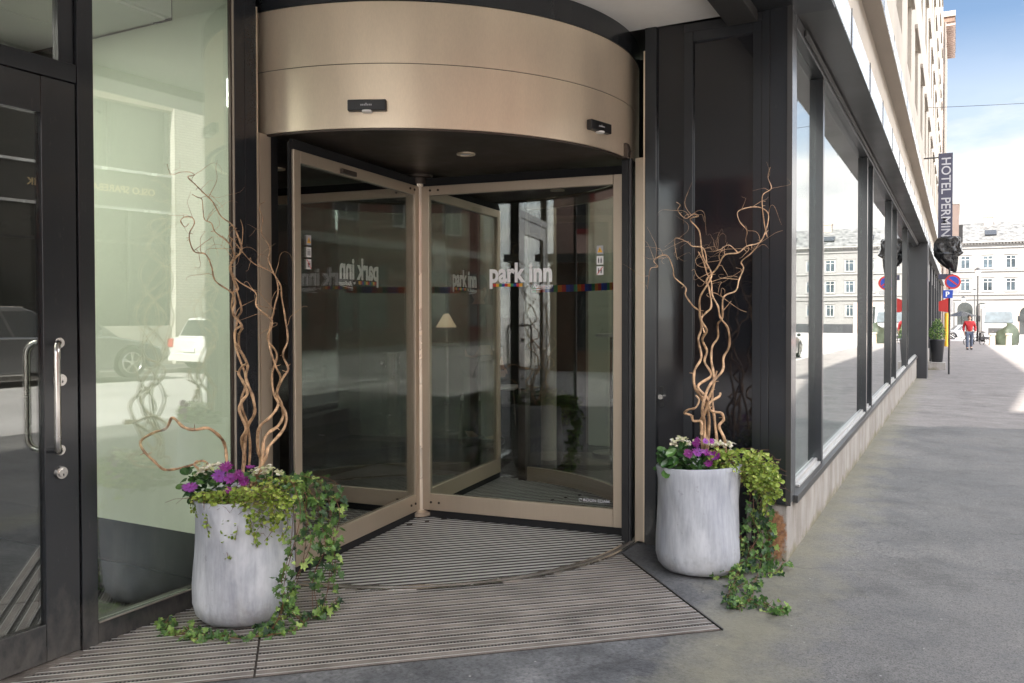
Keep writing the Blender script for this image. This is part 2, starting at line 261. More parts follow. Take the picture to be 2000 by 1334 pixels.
M['thick']=leafmat('succulent_leaf',[(0,(.02,.06,.018)),(.5,(.045,.12,.03)),(1,(.10,.21,.05))],.3,.15)
M['petalp']=leafmat('purple_petal',[(0,(.10,.005,.09)),(.5,(.27,.015,.22)),(1,(.36,.10,.50))],.5,.3)
M['petalw']=leafmat('cream_floret',[(0,(.45,.50,.22)),(.5,(.75,.68,.52)),(1,(.85,.80,.74))],.5,.3)
M['pink']=P('pink_plaster',(.42,.29,.255),.8,0,.07,.6,30)
M['redfr']=P('dark_red_frame',(.19,.025,.025),.5,0,.1,3,30)
M['whitebrick']=brick('white_brick',(.66,.62,.56),(.56,.52,.46),(.40,.37,.33),1.0,.24,.08,.012)
M['redbrick']=brick('red_brick',(.30,.085,.045),(.24,.065,.038),(.28,.25,.22),1.0,.24,.08,.01)
M['stonebase']=P('pale_stone_base',(.5,.47,.42),.8,0,.08,1,30)
M['oppwin']=P('shop_dark_glass',(.018,.022,.022),.12,0,.2,.6,10,spec=.8)
M['oppdark']=P('dark_shop_metal',(.03,.03,.03),.4,0,.1,1,30)
M['gold']=P('gilt_lettering',(.55,.42,.22),.5,.2,.1,5,50)
M['whitewall']=P('white_render',(.15,.145,.138),.8,0,.05,.35,12)
M['whitetrim']=P('white_stucco_trim',(.185,.179,.17),.8,0,.05,.6,12)
M['slate']=P('pale_slate_roof',(.125,.123,.117),.6,0,.45,1.6,14,.5,3)
M['brownwall']=P('brown_render',(.33,.25,.21),.8,0,.1,.6,20)
M['farpane']=P('far_window_glass',(.045,.06,.07),.35,0,.5,.35,3,spec=.2)
M['farframe']=P('far_window_frame',(.30,.29,.27),.7,0,.05,3,40)
M['navy']=P('navy_banner',(.05,.05,.08),.6,0,.1,3,40)
M['tarp']=P('black_plastic_sheet',(.008,.008,.009),.27,0,.2,3,40,.2,12)
M['lace']=P('grey_lettering',(.40,.40,.42),.6,0,.05,3,40)
# ---------------------------------------------------------------- mesh helpers
class MB:
    def __init__(s): s.v=[]; s.f=[]; s.a=None; s.k=[]
    def add(s,vs,fs,kind=None):
        n=len(s.v); s.v+= [tuple(v) for v in vs]; s.f+=[tuple(i+n for i in f) for f in fs]
        if kind is not None: s.a=True
        s.k+=[kind if kind is not None else 0.]*len(vs)
        return s
    def box(s,x0,x1,y0,y1,z0,z1):
        vs=[(x0,y0,z0),(x1,y0,z0),(x1,y1,z0),(x0,y1,z0),(x0,y0,z1),(x1,y0,z1),(x1,y1,z1),(x0,y1,z1)]
        return s.add(vs,[(0,3,2,1),(4,5,6,7),(0,1,5,4),(1,2,6,5),(2,3,7,6),(3,0,4,7)])
    def prism(s,poly,z0,z1):
        n=len(poly); vs=[(p[0],p[1],z0) for p in poly]+[(p[0],p[1],z1) for p in poly]
        return s.add(vs,[tuple(range(n))[::-1],tuple(range(n,2*n))]+[(i,(i+1)%n,n+(i+1)%n,n+i) for i in range(n)])
    def prismM(s,poly,h0,h1,mat):
        n=len(poly); vs=[mat@Vector((p[0],p[1],h0)) for p in poly]+[mat@Vector((p[0],p[1],h1)) for p in poly]
        return s.add(vs,[tuple(range(n))[::-1],tuple(range(n,2*n))]+[(i,(i+1)%n,n+(i+1)%n,n+i) for i in range(n)])
    def cyl(s,c,r,z0,z1,n=24,r2=None):
        r2=r if r2 is None else r2
        vs=[(c[0]+r*math.cos(2*PI*i/n),c[1]+r*math.sin(2*PI*i/n),z0) for i in range(n)]+[(c[0]+r2*math.cos(2*PI*i/n),c[1]+r2*math.sin(2*PI*i/n),z1) for i in range(n)]
        return s.add(vs,[tuple(range(n))[::-1],tuple(range(n,2*n))]+[(i,(i+1)%n,n+(i+1)%n,n+i) for i in range(n)])
    def arc(s,c,ri,ro,a0,a1,z0,z1,n=48):
        vs=[]
        for i in range(n+1):
            a=R(a0+(a1-a0)*i/n); ca,sa=math.cos(a),math.sin(a)
            vs+=[(c[0]+ri*ca,c[1]+ri*sa,z0),(c[0]+ro*ca,c[1]+ro*sa,z0),(c[0]+ro*ca,c[1]+ro*sa,z1),(c[0]+ri*ca,c[1]+ri*sa,z1)]
        fs=[(0,3,2,1),(4*n,4*n+1,4*n+2,4*n+3)]
        for i in range(n):
            a=4*i;b=a+4
            fs+=[(a,a+1,b+1,b),(a+1,a+2,b+2,b+1),(a+2,a+3,b+3,b+2),(a+3,a,b,b+3)]
        return s.add(vs,fs)
    def tube(s,pts,rad,n=8,kind=None):
        pts=[Vector(p) for p in pts]; L=len(pts)
        if isinstance(rad,(int,float)): rad=[rad]*L
        vs=[];fs=[]
        T=[(pts[min(i+1,L-1)]-pts[max(i-1,0)]).normalized() for i in range(L)]
        up=Vector((0,0,1)) if abs(T[0].z)<.9 else Vector((1,0,0))
        N=T[0].cross(up).normalized()
        for i in range(L):
            N=(N-T[i]*N.dot(T[i])); N=N.normalized() if N.length>1e-6 else T[i].orthogonal().normalized()
            B=T[i].cross(N)
            for k in range(n):
                a=2*PI*k/n; vs.append(pts[i]+(N*math.cos(a)+B*math.sin(a))*rad[i])
        for i in range(L-1):
            for k in range(n): a=i*n+k;b=i*n+(k+1)%n; fs.append((a,b,b+n,a+n))
        fs.append(tuple(range(n))[::-1]); fs.append(tuple(range((L-1)*n,L*n)))
        return s.add(vs,fs,kind)
    def lathe(s,c,prof,n=48,wob=None):
        vs=[];fs=[];m=len(prof)
        for j,(r,z) in enumerate(prof):
            for i in range(n):
                a=2*PI*i/n; rr,zz_=(r,z) if wob is None else wob(r,z,a)
                vs.append((c[0]+rr*math.cos(a),c[1]+rr*math.sin(a),c[2]+zz_))
        for j in range(m-1):
            for i in range(n): fs.append((j*n+i,j*n+(i+1)%n,(j+1)*n+(i+1)%n,(j+1)*n+i))
        fs.append(tuple(range(n))[::-1]); fs.append(tuple(range((m-1)*n,m*n)))
        return s.add(vs,fs)
    def xf(s,mat):
        s.v=[tuple(mat@Vector(v)) for v in s.v]; return s
    def build(s,name,mat,parent=None,local=False,smooth=False,bevel=0,angle=35):
        me=bpy.data.meshes.new(name); me.from_pydata(s.v,[],s.f); me.update()
        bm=bmesh.new(); bm.from_mesh(me); bmesh.ops.recalc_face_normals(bm,faces=bm.faces); bm.to_mesh(me); bm.free()
        if s.a:
            at_=me.attributes.new('kind','FLOAT','POINT'); at_.data.foreach_set('value',s.k)
        me.materials.append(mat); o=bpy.data.objects.new(name,me); col.objects.link(o)
        if smooth:
            me.polygons.foreach_set('use_smooth',[True]*len(me.polygons))
            try: me.set_sharp_from_angle(angle=R(angle))
            except Exception: pass
        if bevel:
            b=o.modifiers.new('bevel','BEVEL'); b.width=bevel; b.segments=2; b.limit_method='ANGLE'; b.angle_limit=R(50)
        if parent is not None: setpar(o,parent,local)
        return o
def setpar(o,parent,local=False):
    o.parent=parent
    if not local: 
        mw=Matrix.Identity(4); p_=parent; ch=[]
        while p_ is not None: ch.append(p_); p_=p_.parent
        for q in reversed(ch): mw=mw@q.matrix_parent_inverse@Matrix.LocRotScale(q.location,q.rotation_euler,q.scale)
        o.matrix_parent_inverse=mw.inverted()
def tag(o,label=None,cat=None,group=None,kind=None):
    if label: o['label']=label
    if cat: o['category']=cat
    if group: o['group']=group
    if kind: o['kind']=kind
    return o
def empty(name,loc=(0,0,0),rz=0,label=None,cat=None,group=None):
    o=bpy.data.objects.new(name,None); col.objects.link(o); o.location=loc; o.rotation_euler=(0,0,rz); o.empty_display_size=.1
    return tag(o,label,cat,group)
def copy_tree(o,parent=None):
    c=o.copy(); col.objects.link(c); c.parent=parent
    for ch in list(o.children): copy_tree(ch,c)
    return c
def text_mb(body,size,offset=0,extrude=.0008,shear=0,align='LEFT',space=1.0):
    cu_=bpy.data.curves.new('lettering','FONT'); cu_.body=body; cu_.size=size; cu_.offset=offset; cu_.extrude=extrude; cu_.shear=shear; cu_.align_x=align; cu_.space_character=space; cu_.resolution_u=4
    o=bpy.data.objects.new('lettering',cu_); col.objects.link(o)
    bpy.context.view_layer.update(); dg=bpy.context.evaluated_depsgraph_get(); me=bpy.data.meshes.new_from_object(o.evaluated_get(dg))
    b=MB(); b.add([v.co.copy() for v in me.vertices],[tuple(p.vertices) for p in me.polygons])
    bpy.data.objects.remove(o); return b
def frame4(origin,xa,ya):   # matrix whose local x,y go along xa,ya
    xa=Vector(xa).normalized(); ya=Vector(ya).normalized(); za=xa.cross(ya)
    m=Matrix((xa,ya,za)).transposed().to_4x4(); m.translation=Vector(origin); return m
def fitw(b,w,h=None):
    xs=[v[0] for v in b.v]; ys=[v[1] for v in b.v]; x0,x1=min(xs),max(xs); k=w/(x1-x0); ky=k if h is None else h/(max(ys)-min(ys))
    y0=0 if h is None else min(ys)
    b.v=[((v[0]-x0)*k,(v[1]-y0)*ky,v[2]) for v in b.v]; return b
def gz(y): return 0.0 if y<5 else -0.0115*(y-5)
def struct(o): o['kind']='structure'; return o
# ================================================================ GROUND
def sheet(name,x0,x1,ys,dz,mat,nx=1):
    b=MB(); vs=[];fs=[]
    for y in ys:
        for i in range(nx+1): vs.append((x0+(x1-x0)*i/nx,y,gz(y)+dz))
    n=nx+1
    for j in range(len(ys)-1):
        for i in range(nx): fs.append((j*n+i,j*n+i+1,(j+1)*n+i+1,(j+1)*n+i))
    b.add(vs,fs); return struct(b.build(name,mat))
sheet('ground',-300,300,[-300,5,300],-.16,M['plaza'])
sheet('road',3.5,13.6,[-60,5,58],-.125,M['road'])
struct(MB().box(-60,3.5,-10.5,-2.6,-.3,-.125).build('side_road',M['road']))
def slab(name,x0,x1,y0,y1,mat):
    b=MB(); ys=[y0]+([5] if y0<5<y1 else [])+[y1]
    for a,c in zip(ys[:-1],ys[1:]):
        za,zc=gz(a),gz(c)
        b.add([(x0,a,za-.3),(x1,a,za-.3),(x1,c,zc-.3),(x0,c,zc-.3),(x0,a,za),(x1,a,za),(x1,c,zc),(x0,c,zc)],[(0,3,2,1),(4,5,6,7),(0,1,5,4),(1,2,6,5),(2,3,7,6),(3,0,4,7)])
    return struct(b.build(name,mat))
slab('pavement',-40,3.3,-2.4,74,M['pave'])
slab('kerb',3.3,3.5,-2.4,74,M['kerb'])
slab('far_pavement',13.8,30,-40,60,M['pave'])
slab('far_kerb',13.6,13.8,-40,60,M['kerb'])
b=MB()
for k in range(9): b.box(4.2+k*1.0,4.7+k*1.0,-6.5,-3.5,-.122,-.119)
for y in (-20,-14,20,26,32,38,44): b.add([(8.45,y,gz(y)-.119),(8.6,y,gz(y)-.119),(8.6,y+3,gz(y+3)-.119),(8.45,y+3,gz(y+3)-.119)],[(0,1,2,3)])
struct(b.build('road_markings',M['line']))
# ================================================================ HOTEL
H=empty('hotel_building',(-.82,4.83,0),0,'tall beige hotel with charcoal metal ground floor, long street windows and recessed corner entrance','building')
def hp(b,name,mat,parent=None,**k): return b.build(name,mat,parent or H,**k)
hp(MB().box(-1.05,-.826,4.852,22.8,-.7,.318),'plinth',M['plinth'],bevel=.006)
# corner column and the other dark verticals of the street front
b=MB().box(-.925,-.812,4.832,5.03,.325,3.12); hp(b,'corner_column',M['char'],bevel=.004); hp(MB().box(-.925,-.850,5.031,5.28,.3455,3.034),'window_mullion',M['char'],bevel=.003)
b=MB().box(-.830,-.802,4.826,4.8315,.325,3.10); hp(b,'corner_trim',M['fascia'])
hp(MB().box(-.90,-.796,5.032,22.8,.300,.345),'window_sill_flashing',M['fascia'],bevel=.004)
b=MB().box(-.866,-.826,5.282,22.8,.3455,.362); b.box(-.866,-.848,5.282,22.8,.3625,.385); hp(b,'window_sill',M['alul'],bevel=.003)
hp(MB().box(-.905,-.812,5.032,22.8,3.035,3.118),'window_head',M['char2'],bevel=.004)
b=MB().box(-.808,-.798,5.282,22.8,3.06,3.10); hp(b,'head_trim',M['fascia'])
fins=[(6.18,6.25),(9.5,9.58),(10.16,10.24),(13.3,13.38),(14.56,14.64),(17.84,17.91),(18.29,18.36)]
for y0,y1 in fins: hp(MB().box(-.905,-.82,y0,y1,.3455,3.034),'window_mullion',M['char'],bevel=.003)
ed=[5.282]+[q for f in fins for q in f]+[22.8]
for i in range(0,len(ed),2): hp(MB().box(-.874,-.866,ed[i]+.002,ed[i+1]-.002,.386,3.033),'street_window',M['glwin'])
hp(MB().box(-1.0,-.60,22.802,23.7,-.5,3.118),'street_column',M['char2'],bevel=.006)
# shop fronts beyond the second column
b=MB().box(-1.0,-.80,23.702,60,-1.2,.15); hp(b,'shop_plinth',M['plinth'])
for y in (26.2,29.0,33.2,37.5,42,46.5,51,55.5): hp(MB().box(-.95,-.74,y,y+.45,-.9,3.118),'shop_pilaster',M['char2'])
hp(MB().box(-1.0,-.86,23.71,60,.151,3.117),'shop_glass_front',M['darkglass'])
hp(MB().box(-.858,-.80,23.71,60,2.5,3.117),'shop_fascia',M['char2'])
# projecting metal canopy over the street windows
hp(MB().box(-.90,-.604,5.0,60,3.121,3.16),'canopy_underside',M['fascia'])
hp(MB().box(-.6035,-.598,-.9,60,3.118,3.325),'canopy_edge',M['edge'])
y=5.76-1.31*5
while y<60: hp(MB().box(-.5975,-.592,y,y+.018,3.112,3.345),'canopy_edge_joint',M['char2']); y+=1.31
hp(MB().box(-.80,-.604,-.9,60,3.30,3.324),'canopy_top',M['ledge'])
# upper walls with openings
rows=[5.95+3.1*k for k in range(5)]; wy=[]; y=4.1-3.2
while y<58: wy.append(y); y+=3.2
b=MB(); zt=3.325
for r in rows: b.box(-1.15,-.80,-.9,60,zt,r); zt=r+1.5
b.box(-1.15,-.80,-.9,60,zt,22)
for r in rows:
    ys=-.9
    for y0 in wy: b.box(-1.15,-.80,ys,y0,r+.0005,r+1.4995); ys=y0+1.5
    b.box(-1.15,-.80,ys,60,r+.0005,r+1.4995)
hp(b,'upper_wall',M['beige'])
b=MB().box(-25,-1.16,-.9,60,3.4,21.9); hp(b,'building_core',M['beige'])
hp(MB().box(-25,-1.151,-.92,-.901,3.12,21.9),'side_wall',M['beige'])
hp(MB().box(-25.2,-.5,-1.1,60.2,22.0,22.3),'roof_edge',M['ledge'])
# second ledge
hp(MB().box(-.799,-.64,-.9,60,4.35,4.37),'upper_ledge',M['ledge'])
hp(MB().box(-.639,-.63,-.9,60,4.346,4.515),'upper_ledge_edge',M['edge'])
y=5.9-1.5*5
while y<60: hp(MB().box(-.629,-.625,y,y+.014,4.342,4.53),'upper_ledge_joint',M['char2']); y+=1.5
wf=None
for r in rows:
    for y0 in wy:
        if wf is None:
            f=MB().box(-.03,.03,0,1.5,0,.06); f.box(-.03,.03,0,1.5,1.44,1.5); f.box(-.03,.03,0,.06,.061,1.439); f.box(-.03,.03,1.44,1.5,.061,1.439); f.box(-.03,.03,.72,.78,.061,1.439)
            wf=f.build('upper_window',M['oppdark']); wf.parent=H; pn=MB().box(-.01,.0,.061,1.439,.061,1.439).build('pane',M['darkglass'],wf,local=True); base=wf
            bar=MB().box(0,.055,-.2,1.75,0,.09).build('blind_box',M['ledge'],wf,local=True); bar.location=(.252,0,1.52)
        else: base=copy_tree(wf,H)
        base.location=Vector((-1.05,y0,r))-H.location
# ---- alcove ceiling
hp(MB().box(-25,-1.162,-.89,4.851,3.112,3.16),'alcove_ceiling',M['soffit'])
hp(MB().box(-1.160,-.992,-.89,4.83,3.04,3.16),'ceiling_beam',M['fascia'],bevel=.004)
hp(MB().box(-.990,-.604,-.89,4.998,3.10,3.16),'alcove_ceiling_border',M['char2'])
# ---- dark wall between the revolving door and the corner
b=MB().box(-1.655,-1.585,4.835,5.1,0,3.11); hp(b,'dark_jamb',M['char'],bevel=.003)
hp(MB().box(-1.583,-1.422,4.862,4.95,.002,3.11),'gloss_side_panel',M['blackpanel'])
b=MB().box(-1.42,-1.366,4.842,4.95,.003,3.05).box(-1.02,-.972,4.842,4.95,.003,3.05).box(-1.365,-1.021,4.842,4.95,2.99,3.05).box(-1.365,-1.021,4.842,4.95,.003,.10)
hp(b,'panel_frame',M['char'],bevel=.002)
hp(MB().box(-1.364,-1.022,4.868,4.94,.101,2.989),'gloss_panel',M['blackpanel'])
hp(MB().box(-.970,-.927,4.836,4.99,.325,3.099),'corner_pilaster',M['char'],bevel=.003)
hp(MB().box(-1.42,-.972,4.85,4.95,3.052,3.099),'panel_header',M['char2'])
k_=MB(); k_.add([],[]); k_.tube([(-1.555,4.862,.90),(-1.555,4.83,.90)],[.017,.015],16); lk=hp(k_,'panel_lock',M['steel'],smooth=True)
hp(MB().box(-1.568,-1.545,4.858,4.8615,.84,.96),'lock_plate',M['black'])
# ---- left shop front in the plane x = -3.2
XG=-3.2
hp(MB().box(-3.205,-3.178,3.052,3.118,0,3.11),'glazing_column',M['char'],bevel=.002)
hp(MB().box(-3.30,-3.178,3.1195,3.198,0,3.11),'glazing_column',M['char'],bevel=.002)
hp(MB().box(-3.208,-3.190,3.036,3.045,.094,3.0),'glazing_bead',M['bronzedk'])
hp(MB().box(-3.200,-3.181,3.0455,3.0515,.094,3.0),'glazing_bead',M['beige2'])
hp(MB().box(-3.26,-3.19,2.282,3.0515,0,.094),'glazing_bottom_rail',M['char'],bevel=.003)
hp(MB().box(-3.188,-3.183,2.285,3.003,.0945,.1),'glazing_bottom_bead',M['alu'])
hp(MB().box(-3.26,-3.182,2.208,2.280,0,3.11),'glazing_mullion',M['char'],bevel=.003)
hp(MB().box(-3.26,-3.19,2.282,3.0515,3.0,3.11),'glazing_head',M['char'],bevel=.003)
hp(MB().box(-.005,.005,-.362,.392,.095,2.999).xf(Matrix.Translation((-3.221,2.643,0))@Matrix.Rotation(R(-1.6),4,'Z')),'vestibule_window',M['glleft'])
hp(MB().box(-3.26,-3.184,1.05,2.206,2.345,2.42),'door_transom',M['char'],bevel=.003)
hp(MB().box(-3.24,-3.20,2.14,2.206,2.421,3.0),'transom_frame',M['char'],bevel=.003)
hp(MB().box(-3.226,-3.216,1.12,2.139,2.421,3.0),'transom_window',M['gl'])
hp(MB().box(-3.26,-3.182,.98,1.048,0,3.11),'glazing_mullion',M['char'],bevel=.003)
hp(MB().box(-3.226,-3.216,-.85,.97,.095,3.0),'vestibule_window',M['gl'])
hp(MB().box(-3.26,-3.19,-.89,.978,0,.094),'glazing_bottom_rail',M['char'])
hp(MB().box(-3.26,-3.19,-.89,2.207,3.002,3.11),'glazing_head',M['char'])
hp(MB().box(-3.24,-3.14,1.06,2.2,.001,.010),'door_threshold',M['alu'])
D=MB().box(-3.235,-3.186,2.055,2.200,.014,2.340).box(-3.235,-3.186,1.056,1.20,.014,2.340).box(-3.235,-3.186,1.201,2.054,.014,.165).box(-3.235,-3.186,1.201,2.054,2.195,2.340)
door=hp(D,'entrance_door',M['char'],bevel=.003); tag(door,'charcoal framed glass entrance door with tubular steel handle')
hp(MB().box(-3.214,-3.206,1.201,2.054,.166,2.194),'pane',M['gldoor'],door)
def dhandle(sx,x0):
    pts=[];zs=(1.285,.853)
    r_=.05
    A=Vector((x0,2.118,0));Bq=Vector((x0+sx*.075,2.060,0))
    d=(Bq-A)
    for z,s in ((zs[0],-1),(zs[1],1)):
        seg=[A+d*t for t in (0,.3,.55)]; P_=[]
        for q in seg: P_.append(Vector((q.x,q.y,z)))
        for k in range(1,7):
            a=k/6*PI/2; q=A+d*(.55+.45*math.sin(a)); P_.append(Vector((q.x,q.y,z+s*r_*(1-math.cos(a)))))
        pts.append(P_)
    full=pts[0]+pts[1][::-1]
    b=MB().tube(full,.0125,14)
    for z in zs: b.tube([(x0,2.118,z),(x0+sx*.006,2.118,z)],.021,20)
    return b
hp(dhandle(1,-3.186),'handle',M['steel'],door,smooth=True,angle=60)
hp(dhandle(-1,-3.235),'handle',M['steel'],door,smooth=True,angle=60)
for z in (1.136,.762):
    b=MB().tube([(-3.186,2.118,z),(-3.172,2.118,z)],[.027,.024],24); b.tube([(-3.172,2.118,z),(-3.164,2.118,z)],[.017,.016],24)
    L_=hp(b,'lock',M['steel'],door,smooth=True,angle=40)
    hp(MB().box(-3.1638,-3.1625,2.116,2.120,z-.012,z-.002),'keyhole',M['oppdark'],door)
# ---- vestibule behind the left glazing
hp(MB().box(-4.46,-3.215,3.085,3.145,.245,2.95),'vestibule_green_wall',M['green'])
hp(MB().box(-7,-3.215,3.09,3.145,.012,.2445),'vestibule_skirting',M['brush'])
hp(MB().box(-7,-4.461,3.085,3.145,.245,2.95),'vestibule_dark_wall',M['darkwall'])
hp(MB().box(-3.66,-3.215,3.085,3.145,2.951,3.108),'vestibule_green_wall_top',M['green'])
b=MB()
for i in range(3):
    for j in range(7): b.box(-3.68-.6*(i+1)+.008,-3.68-.6*i-.008,3.07-.6*(j+1)+.008,3.07-.6*j-.008,2.95,2.962)
hp(b,'ceiling_tiles',M['ceil'])
hp(MB().box(-7,-3.66,-.85,3.08,2.963,3.1),'vestibule_ceiling',M['ceil'])
for yy in (.35,1.55): hp(MB().box(-4.86,-4.30,yy,yy+.56,2.938,2.9495),'added_light_panel',M['lamp'])  # added glowing panels, lift the green wall where daylight leaves it dark
hp(MB().box(-7,-3.262,-.85,3.084,.001,.006),'vestibule_floor',M['blackpanel'])
hp(MB().box(-7.1,-7.0,-.85,12,.0,3.1),'vestibule_back_wall',M['darkwall'])
hp(MB().box(-7,-3.2,-.895,-.851,0,3.11),'alcove_south_wall',M['darkwall'])
# ---- lobby
hp(MB().box(-9.5,-.92,6.3,22.7,.002,.006),'lobby_floor',M['lobbyfloor'])
hp(MB().box(-9.5,-4.75,3.2,6.3,.002,.006),'lobby_side_floor',M['lobbyfloor'])
hp(MB().box(-9.5,-.92,3.16,22.7,3.13,3.3),'lobby_ceiling',M['darkwall'])
hp(MB().box(-9.6,-9.5,3.16,22.7,0,3.12),'lobby_wood_wall',M['wood'])
hp(MB().box(-9.5,-3.45,11.0,11.1,0,3.12),'lobby_back_wall',M['darkwall'])
hp(MB().box(-3.43,-.92,8.2,8.3,.007,3.12),'lobby_green_wall',M['green'])
hp(MB().box(-3.36,-3.0,8.18,8.199,.007,2.3),'lobby_cupboard_door',M['green'],bevel=.004)
hp(MB().box(-3.5,-3.44,8.3,22.7,.007,3.12),'lobby_partition',M['beige2'])
hp(MB().box(-1.70,-.93,5.101,5.16,.007,3.12),'lobby_inner_wall',M['darkwall'])
hp(MB().box(-9.5,-4.8,3.147,3.2,.007,3.12),'lobby_south_wall',M['wood'])
for x_,y_ in ((-2.4,7.2),(-5.2,7.6)): hp(MB().box(x_-.16,x_+.16,y_-.16,y_+.16,3.115,3.1295),'added_light_panel',M['lamp'])  # added glowing panels, brighten the lobby behind the door glass
hp(MB().cyl((-3.42,7.2),.075,.007,3.12,24),'lobby_column',M['beige2'],smooth=True)
hp(MB().box(-3.45,-.95,22.6,22.7,.007,3.12),'lobby_end_wall',M['darkwall'])
# ================================================================ REVOLVING DOOR
CC=(-3.251,4.772)
RD=empty('revolving_door_drum',(CC[0],CC[1],0),0,'curved brushed bronze drum and glass side walls around the revolving door','revolving door')
def rd(b,name,mat,parent=None,**k): return b.build(name,mat,parent or RD,**k)
rd(MB().arc(CC,1.44,1.492,-114,24,2.342,2.664,84),'lower_canopy_band',M['bronze'],smooth=True)
rd(MB().arc(CC,1.44,1.4925,-114,24,2.668,2.978,84),'upper_canopy_band',M['bronze'],smooth=True)
rd(MB().arc(CC,1.43,1.488,-114,24,2.660,2.672,84),'canopy_seam',M['bronzedk'],smooth=True)
rd(MB().arc(CC,1.43,1.497,-114,24,2.981,3.109,84),'dark_fascia_band',M['char'],smooth=True)
rd(MB().arc(CC,1.462,1.485,-114,24,2.331,2.341,84),'canopy_lip',M['bronzedk'],smooth=True)
rd(MB().cyl(CC,1.438,2.345,2.40,96),'drum_ceiling',M['bronzedk'])
b=MB().box(-3.256,-3.246,4.8,6.2,2.3438,2.3448); b.box(-3.262,-3.250,3.3,4.7,2.3438,2.3448); rd(b,'ceiling_seam',M['black'])
for c in ((-2.557,4.249),(-2.69,5.82),(-3.9,4.1)):
    dl=rd(MB().arc(c,.035,.055,0,360,2.336,2.3445,32),'downlight',M['bronze'],smooth=True)
    rd(MB().cyl(c,.034,2.340,2.3444,24),'downlight_lens',M['whitefilm'],dl)
rd(MB().arc(CC,1.44,1.495,24.5,245.5,2.402,3.1,96),'drum_rear_casing',M['bronzedk'],smooth=True)
def rad(a,r): return (CC[0]+r*math.cos(R(a)),CC[1]+r*math.sin(R(a)))
for n_,(a0,a1) in enumerate(((12,86),(184,258))):
    rd(MB().arc(CC,1.455,1.465,a0,a1,.121,2.26,60),'curved_glass',M['gl'],smooth=True)
    rd(MB().arc(CC,1.44,1.48,a0,a1,.006,.12,60),'curved_bottom_rail',M['bronze2'],smooth=True)
    rd(MB().arc(CC,1.44,1.48,a0,a1,2.261,2.342,60),'curved_top_rail',M['bronze2'],smooth=True)
for a in (87.5,182.5): rd(MB().arc(CC,1.42,1.50,a-1.4,a+1.4,.004,2.342,6),'rear_post',M['bronzedk'],smooth=True)
# jambs at the two ends of the opening
rd(MB().box(-1.718,-1.657,4.838,4.90,.012,2.341),'bronze_jamb',M['bronze2'],bevel=.003)
rd(MB().box(-1.664,-1.6555,4.8335,4.837,.012,2.975),'bronze_jamb_edge',M['bronze'])
rd(MB().box(-3.255,-3.195,3.236,3.318,.012,2.341),'bronze_jamb',M['bronze2'],bevel=.003)
rd(MB().box(-3.20,-3.176,3.199,3.206,.012,2.975),'bronze_jamb_edge',M['bronze'])
rd(MB().box(-3.25,-3.20,3.207,3.235,.012,2.341),'bronze_jamb_reveal',M['bronze2'])
for a0,a1 in ((1.6,11.8),(-101.8,-91.6)):
    b=MB().arc(CC,1.458,1.50,a0,a1,.008,2.342,10); p_=rad(a0+1.2 if a0>0 else a1-1.2,1.50); b.cyl(p_,.016,.010,2.341,16)
    rd(b,'rubber_jamb_seal',M['rubber'],smooth=True)
rd(MB().box(-3.245,-3.200,3.320,3.375,.009,2.342),'rubber_jamb_cover',M['rubber'],bevel=.004)
rd(MB().box(-2.12,-1.586,5.42,5.46,2.3425,3.108),'jamb_infill',M['char'])
rd(MB().box(-3.9,-3.30,3.16,3.23,2.3425,3.108),'jamb_infill',M['char'])
# sensors on the canopy
for a,z in ((-65.5,2.45),(-13.2,2.455)):
    p_=rad(a,1.492); m_=Matrix.Translation((p_[0],p_[1],z))@Matrix.Rotation(R(a),4,'Z')
    b=MB().box(-.004,.032,-.098,.098,-.028,.028); b.xf(m_); s_=rd(b,'motion_sensor',M['black'],bevel=.005)
    b=MB().cyl((.018,0),.026,-.036,-.026,20); b.xf(m_); rd(b,'sensor_lens',M['whitefilm'],s_,smooth=True)
    b=MB(); 
    for k in range(7): b.box(.0325,.0332,-.03+k*.0085,-.03+k*.0085+.0055,-.004,.004)
    b.box(.0325,.0332,-.006,.002,.005,.009); b.xf(m_); rd(b,'sensor_mark',M['lace'],s_)
p_=rad(1.5,1.50); b=MB().prismM([(-.035,-.045),(.035,-.045),(.045,.0),(.03,.045),(-.03,.045)],0,.05,frame4((p_[0]-.02,p_[1]-.01,2.375),(1,0,0),(0,0,1))); rd(b,'corner_camera',M['bronzedk'],bevel=.004)
# floor of the drum
def strips(b,O,u,pitch,wd,v0,v1,inside,z0,z1,usamp=(-3.4,3.4),step=.01):
    ux,uy=u; vx,vy=-uy,ux; v=v0
    while v<v1:
        runs=[];t=usamp[0];st=None
        while t<=usamp[1]:
            x=O[0]+ux*t+vx*(v+wd/2); y=O[1]+uy*t+vy*(v+wd/2); ok=inside(x,y)
            if ok and st is None: st=t
            if (not ok) and st is not None: runs.append((st,t)); st=None
            t+=step
        for a,c in runs:
            if c-a<.03: continue
            q=[(O[0]+ux*s+vx*w_,O[1]+uy*s+vy*w_) for s,w_ in ((a,v),(c,v),(c,v+wd),(a,v+wd))]
            b.prism(q,z0,z1)
        v+=pitch
    return b
ang=R(41.8); U_=(math.cos(ang),math.sin(ang))
DM=empty('drum_floor_mat',(CC[0],CC[1],0),0,'round ribbed floor mat with bright metal rim under the revolving door','mat')
MB().cyl(CC,1.50,.001,.004,96).build('mat_base',M['matdk'],DM)
b=MB(); ang2=R(42.8)
strips(b,CC,(math.cos(ang2),math.sin(ang2)),.050,.0105,-1.47,1.47,lambda x,y:(x-CC[0])**2+(y-CC[1])**2<1.478**2 and abs((x-CC[0])*.9+(y-CC[1])*-.43-.16)>.006,.0045,.009,(-1.5,1.5))
b.build('mat_strips',M['alul'],DM)
MB().arc(CC,1.482,1.50,0,360,.004,.011,128).build('mat_rim',M['steel'],DM,smooth=True)
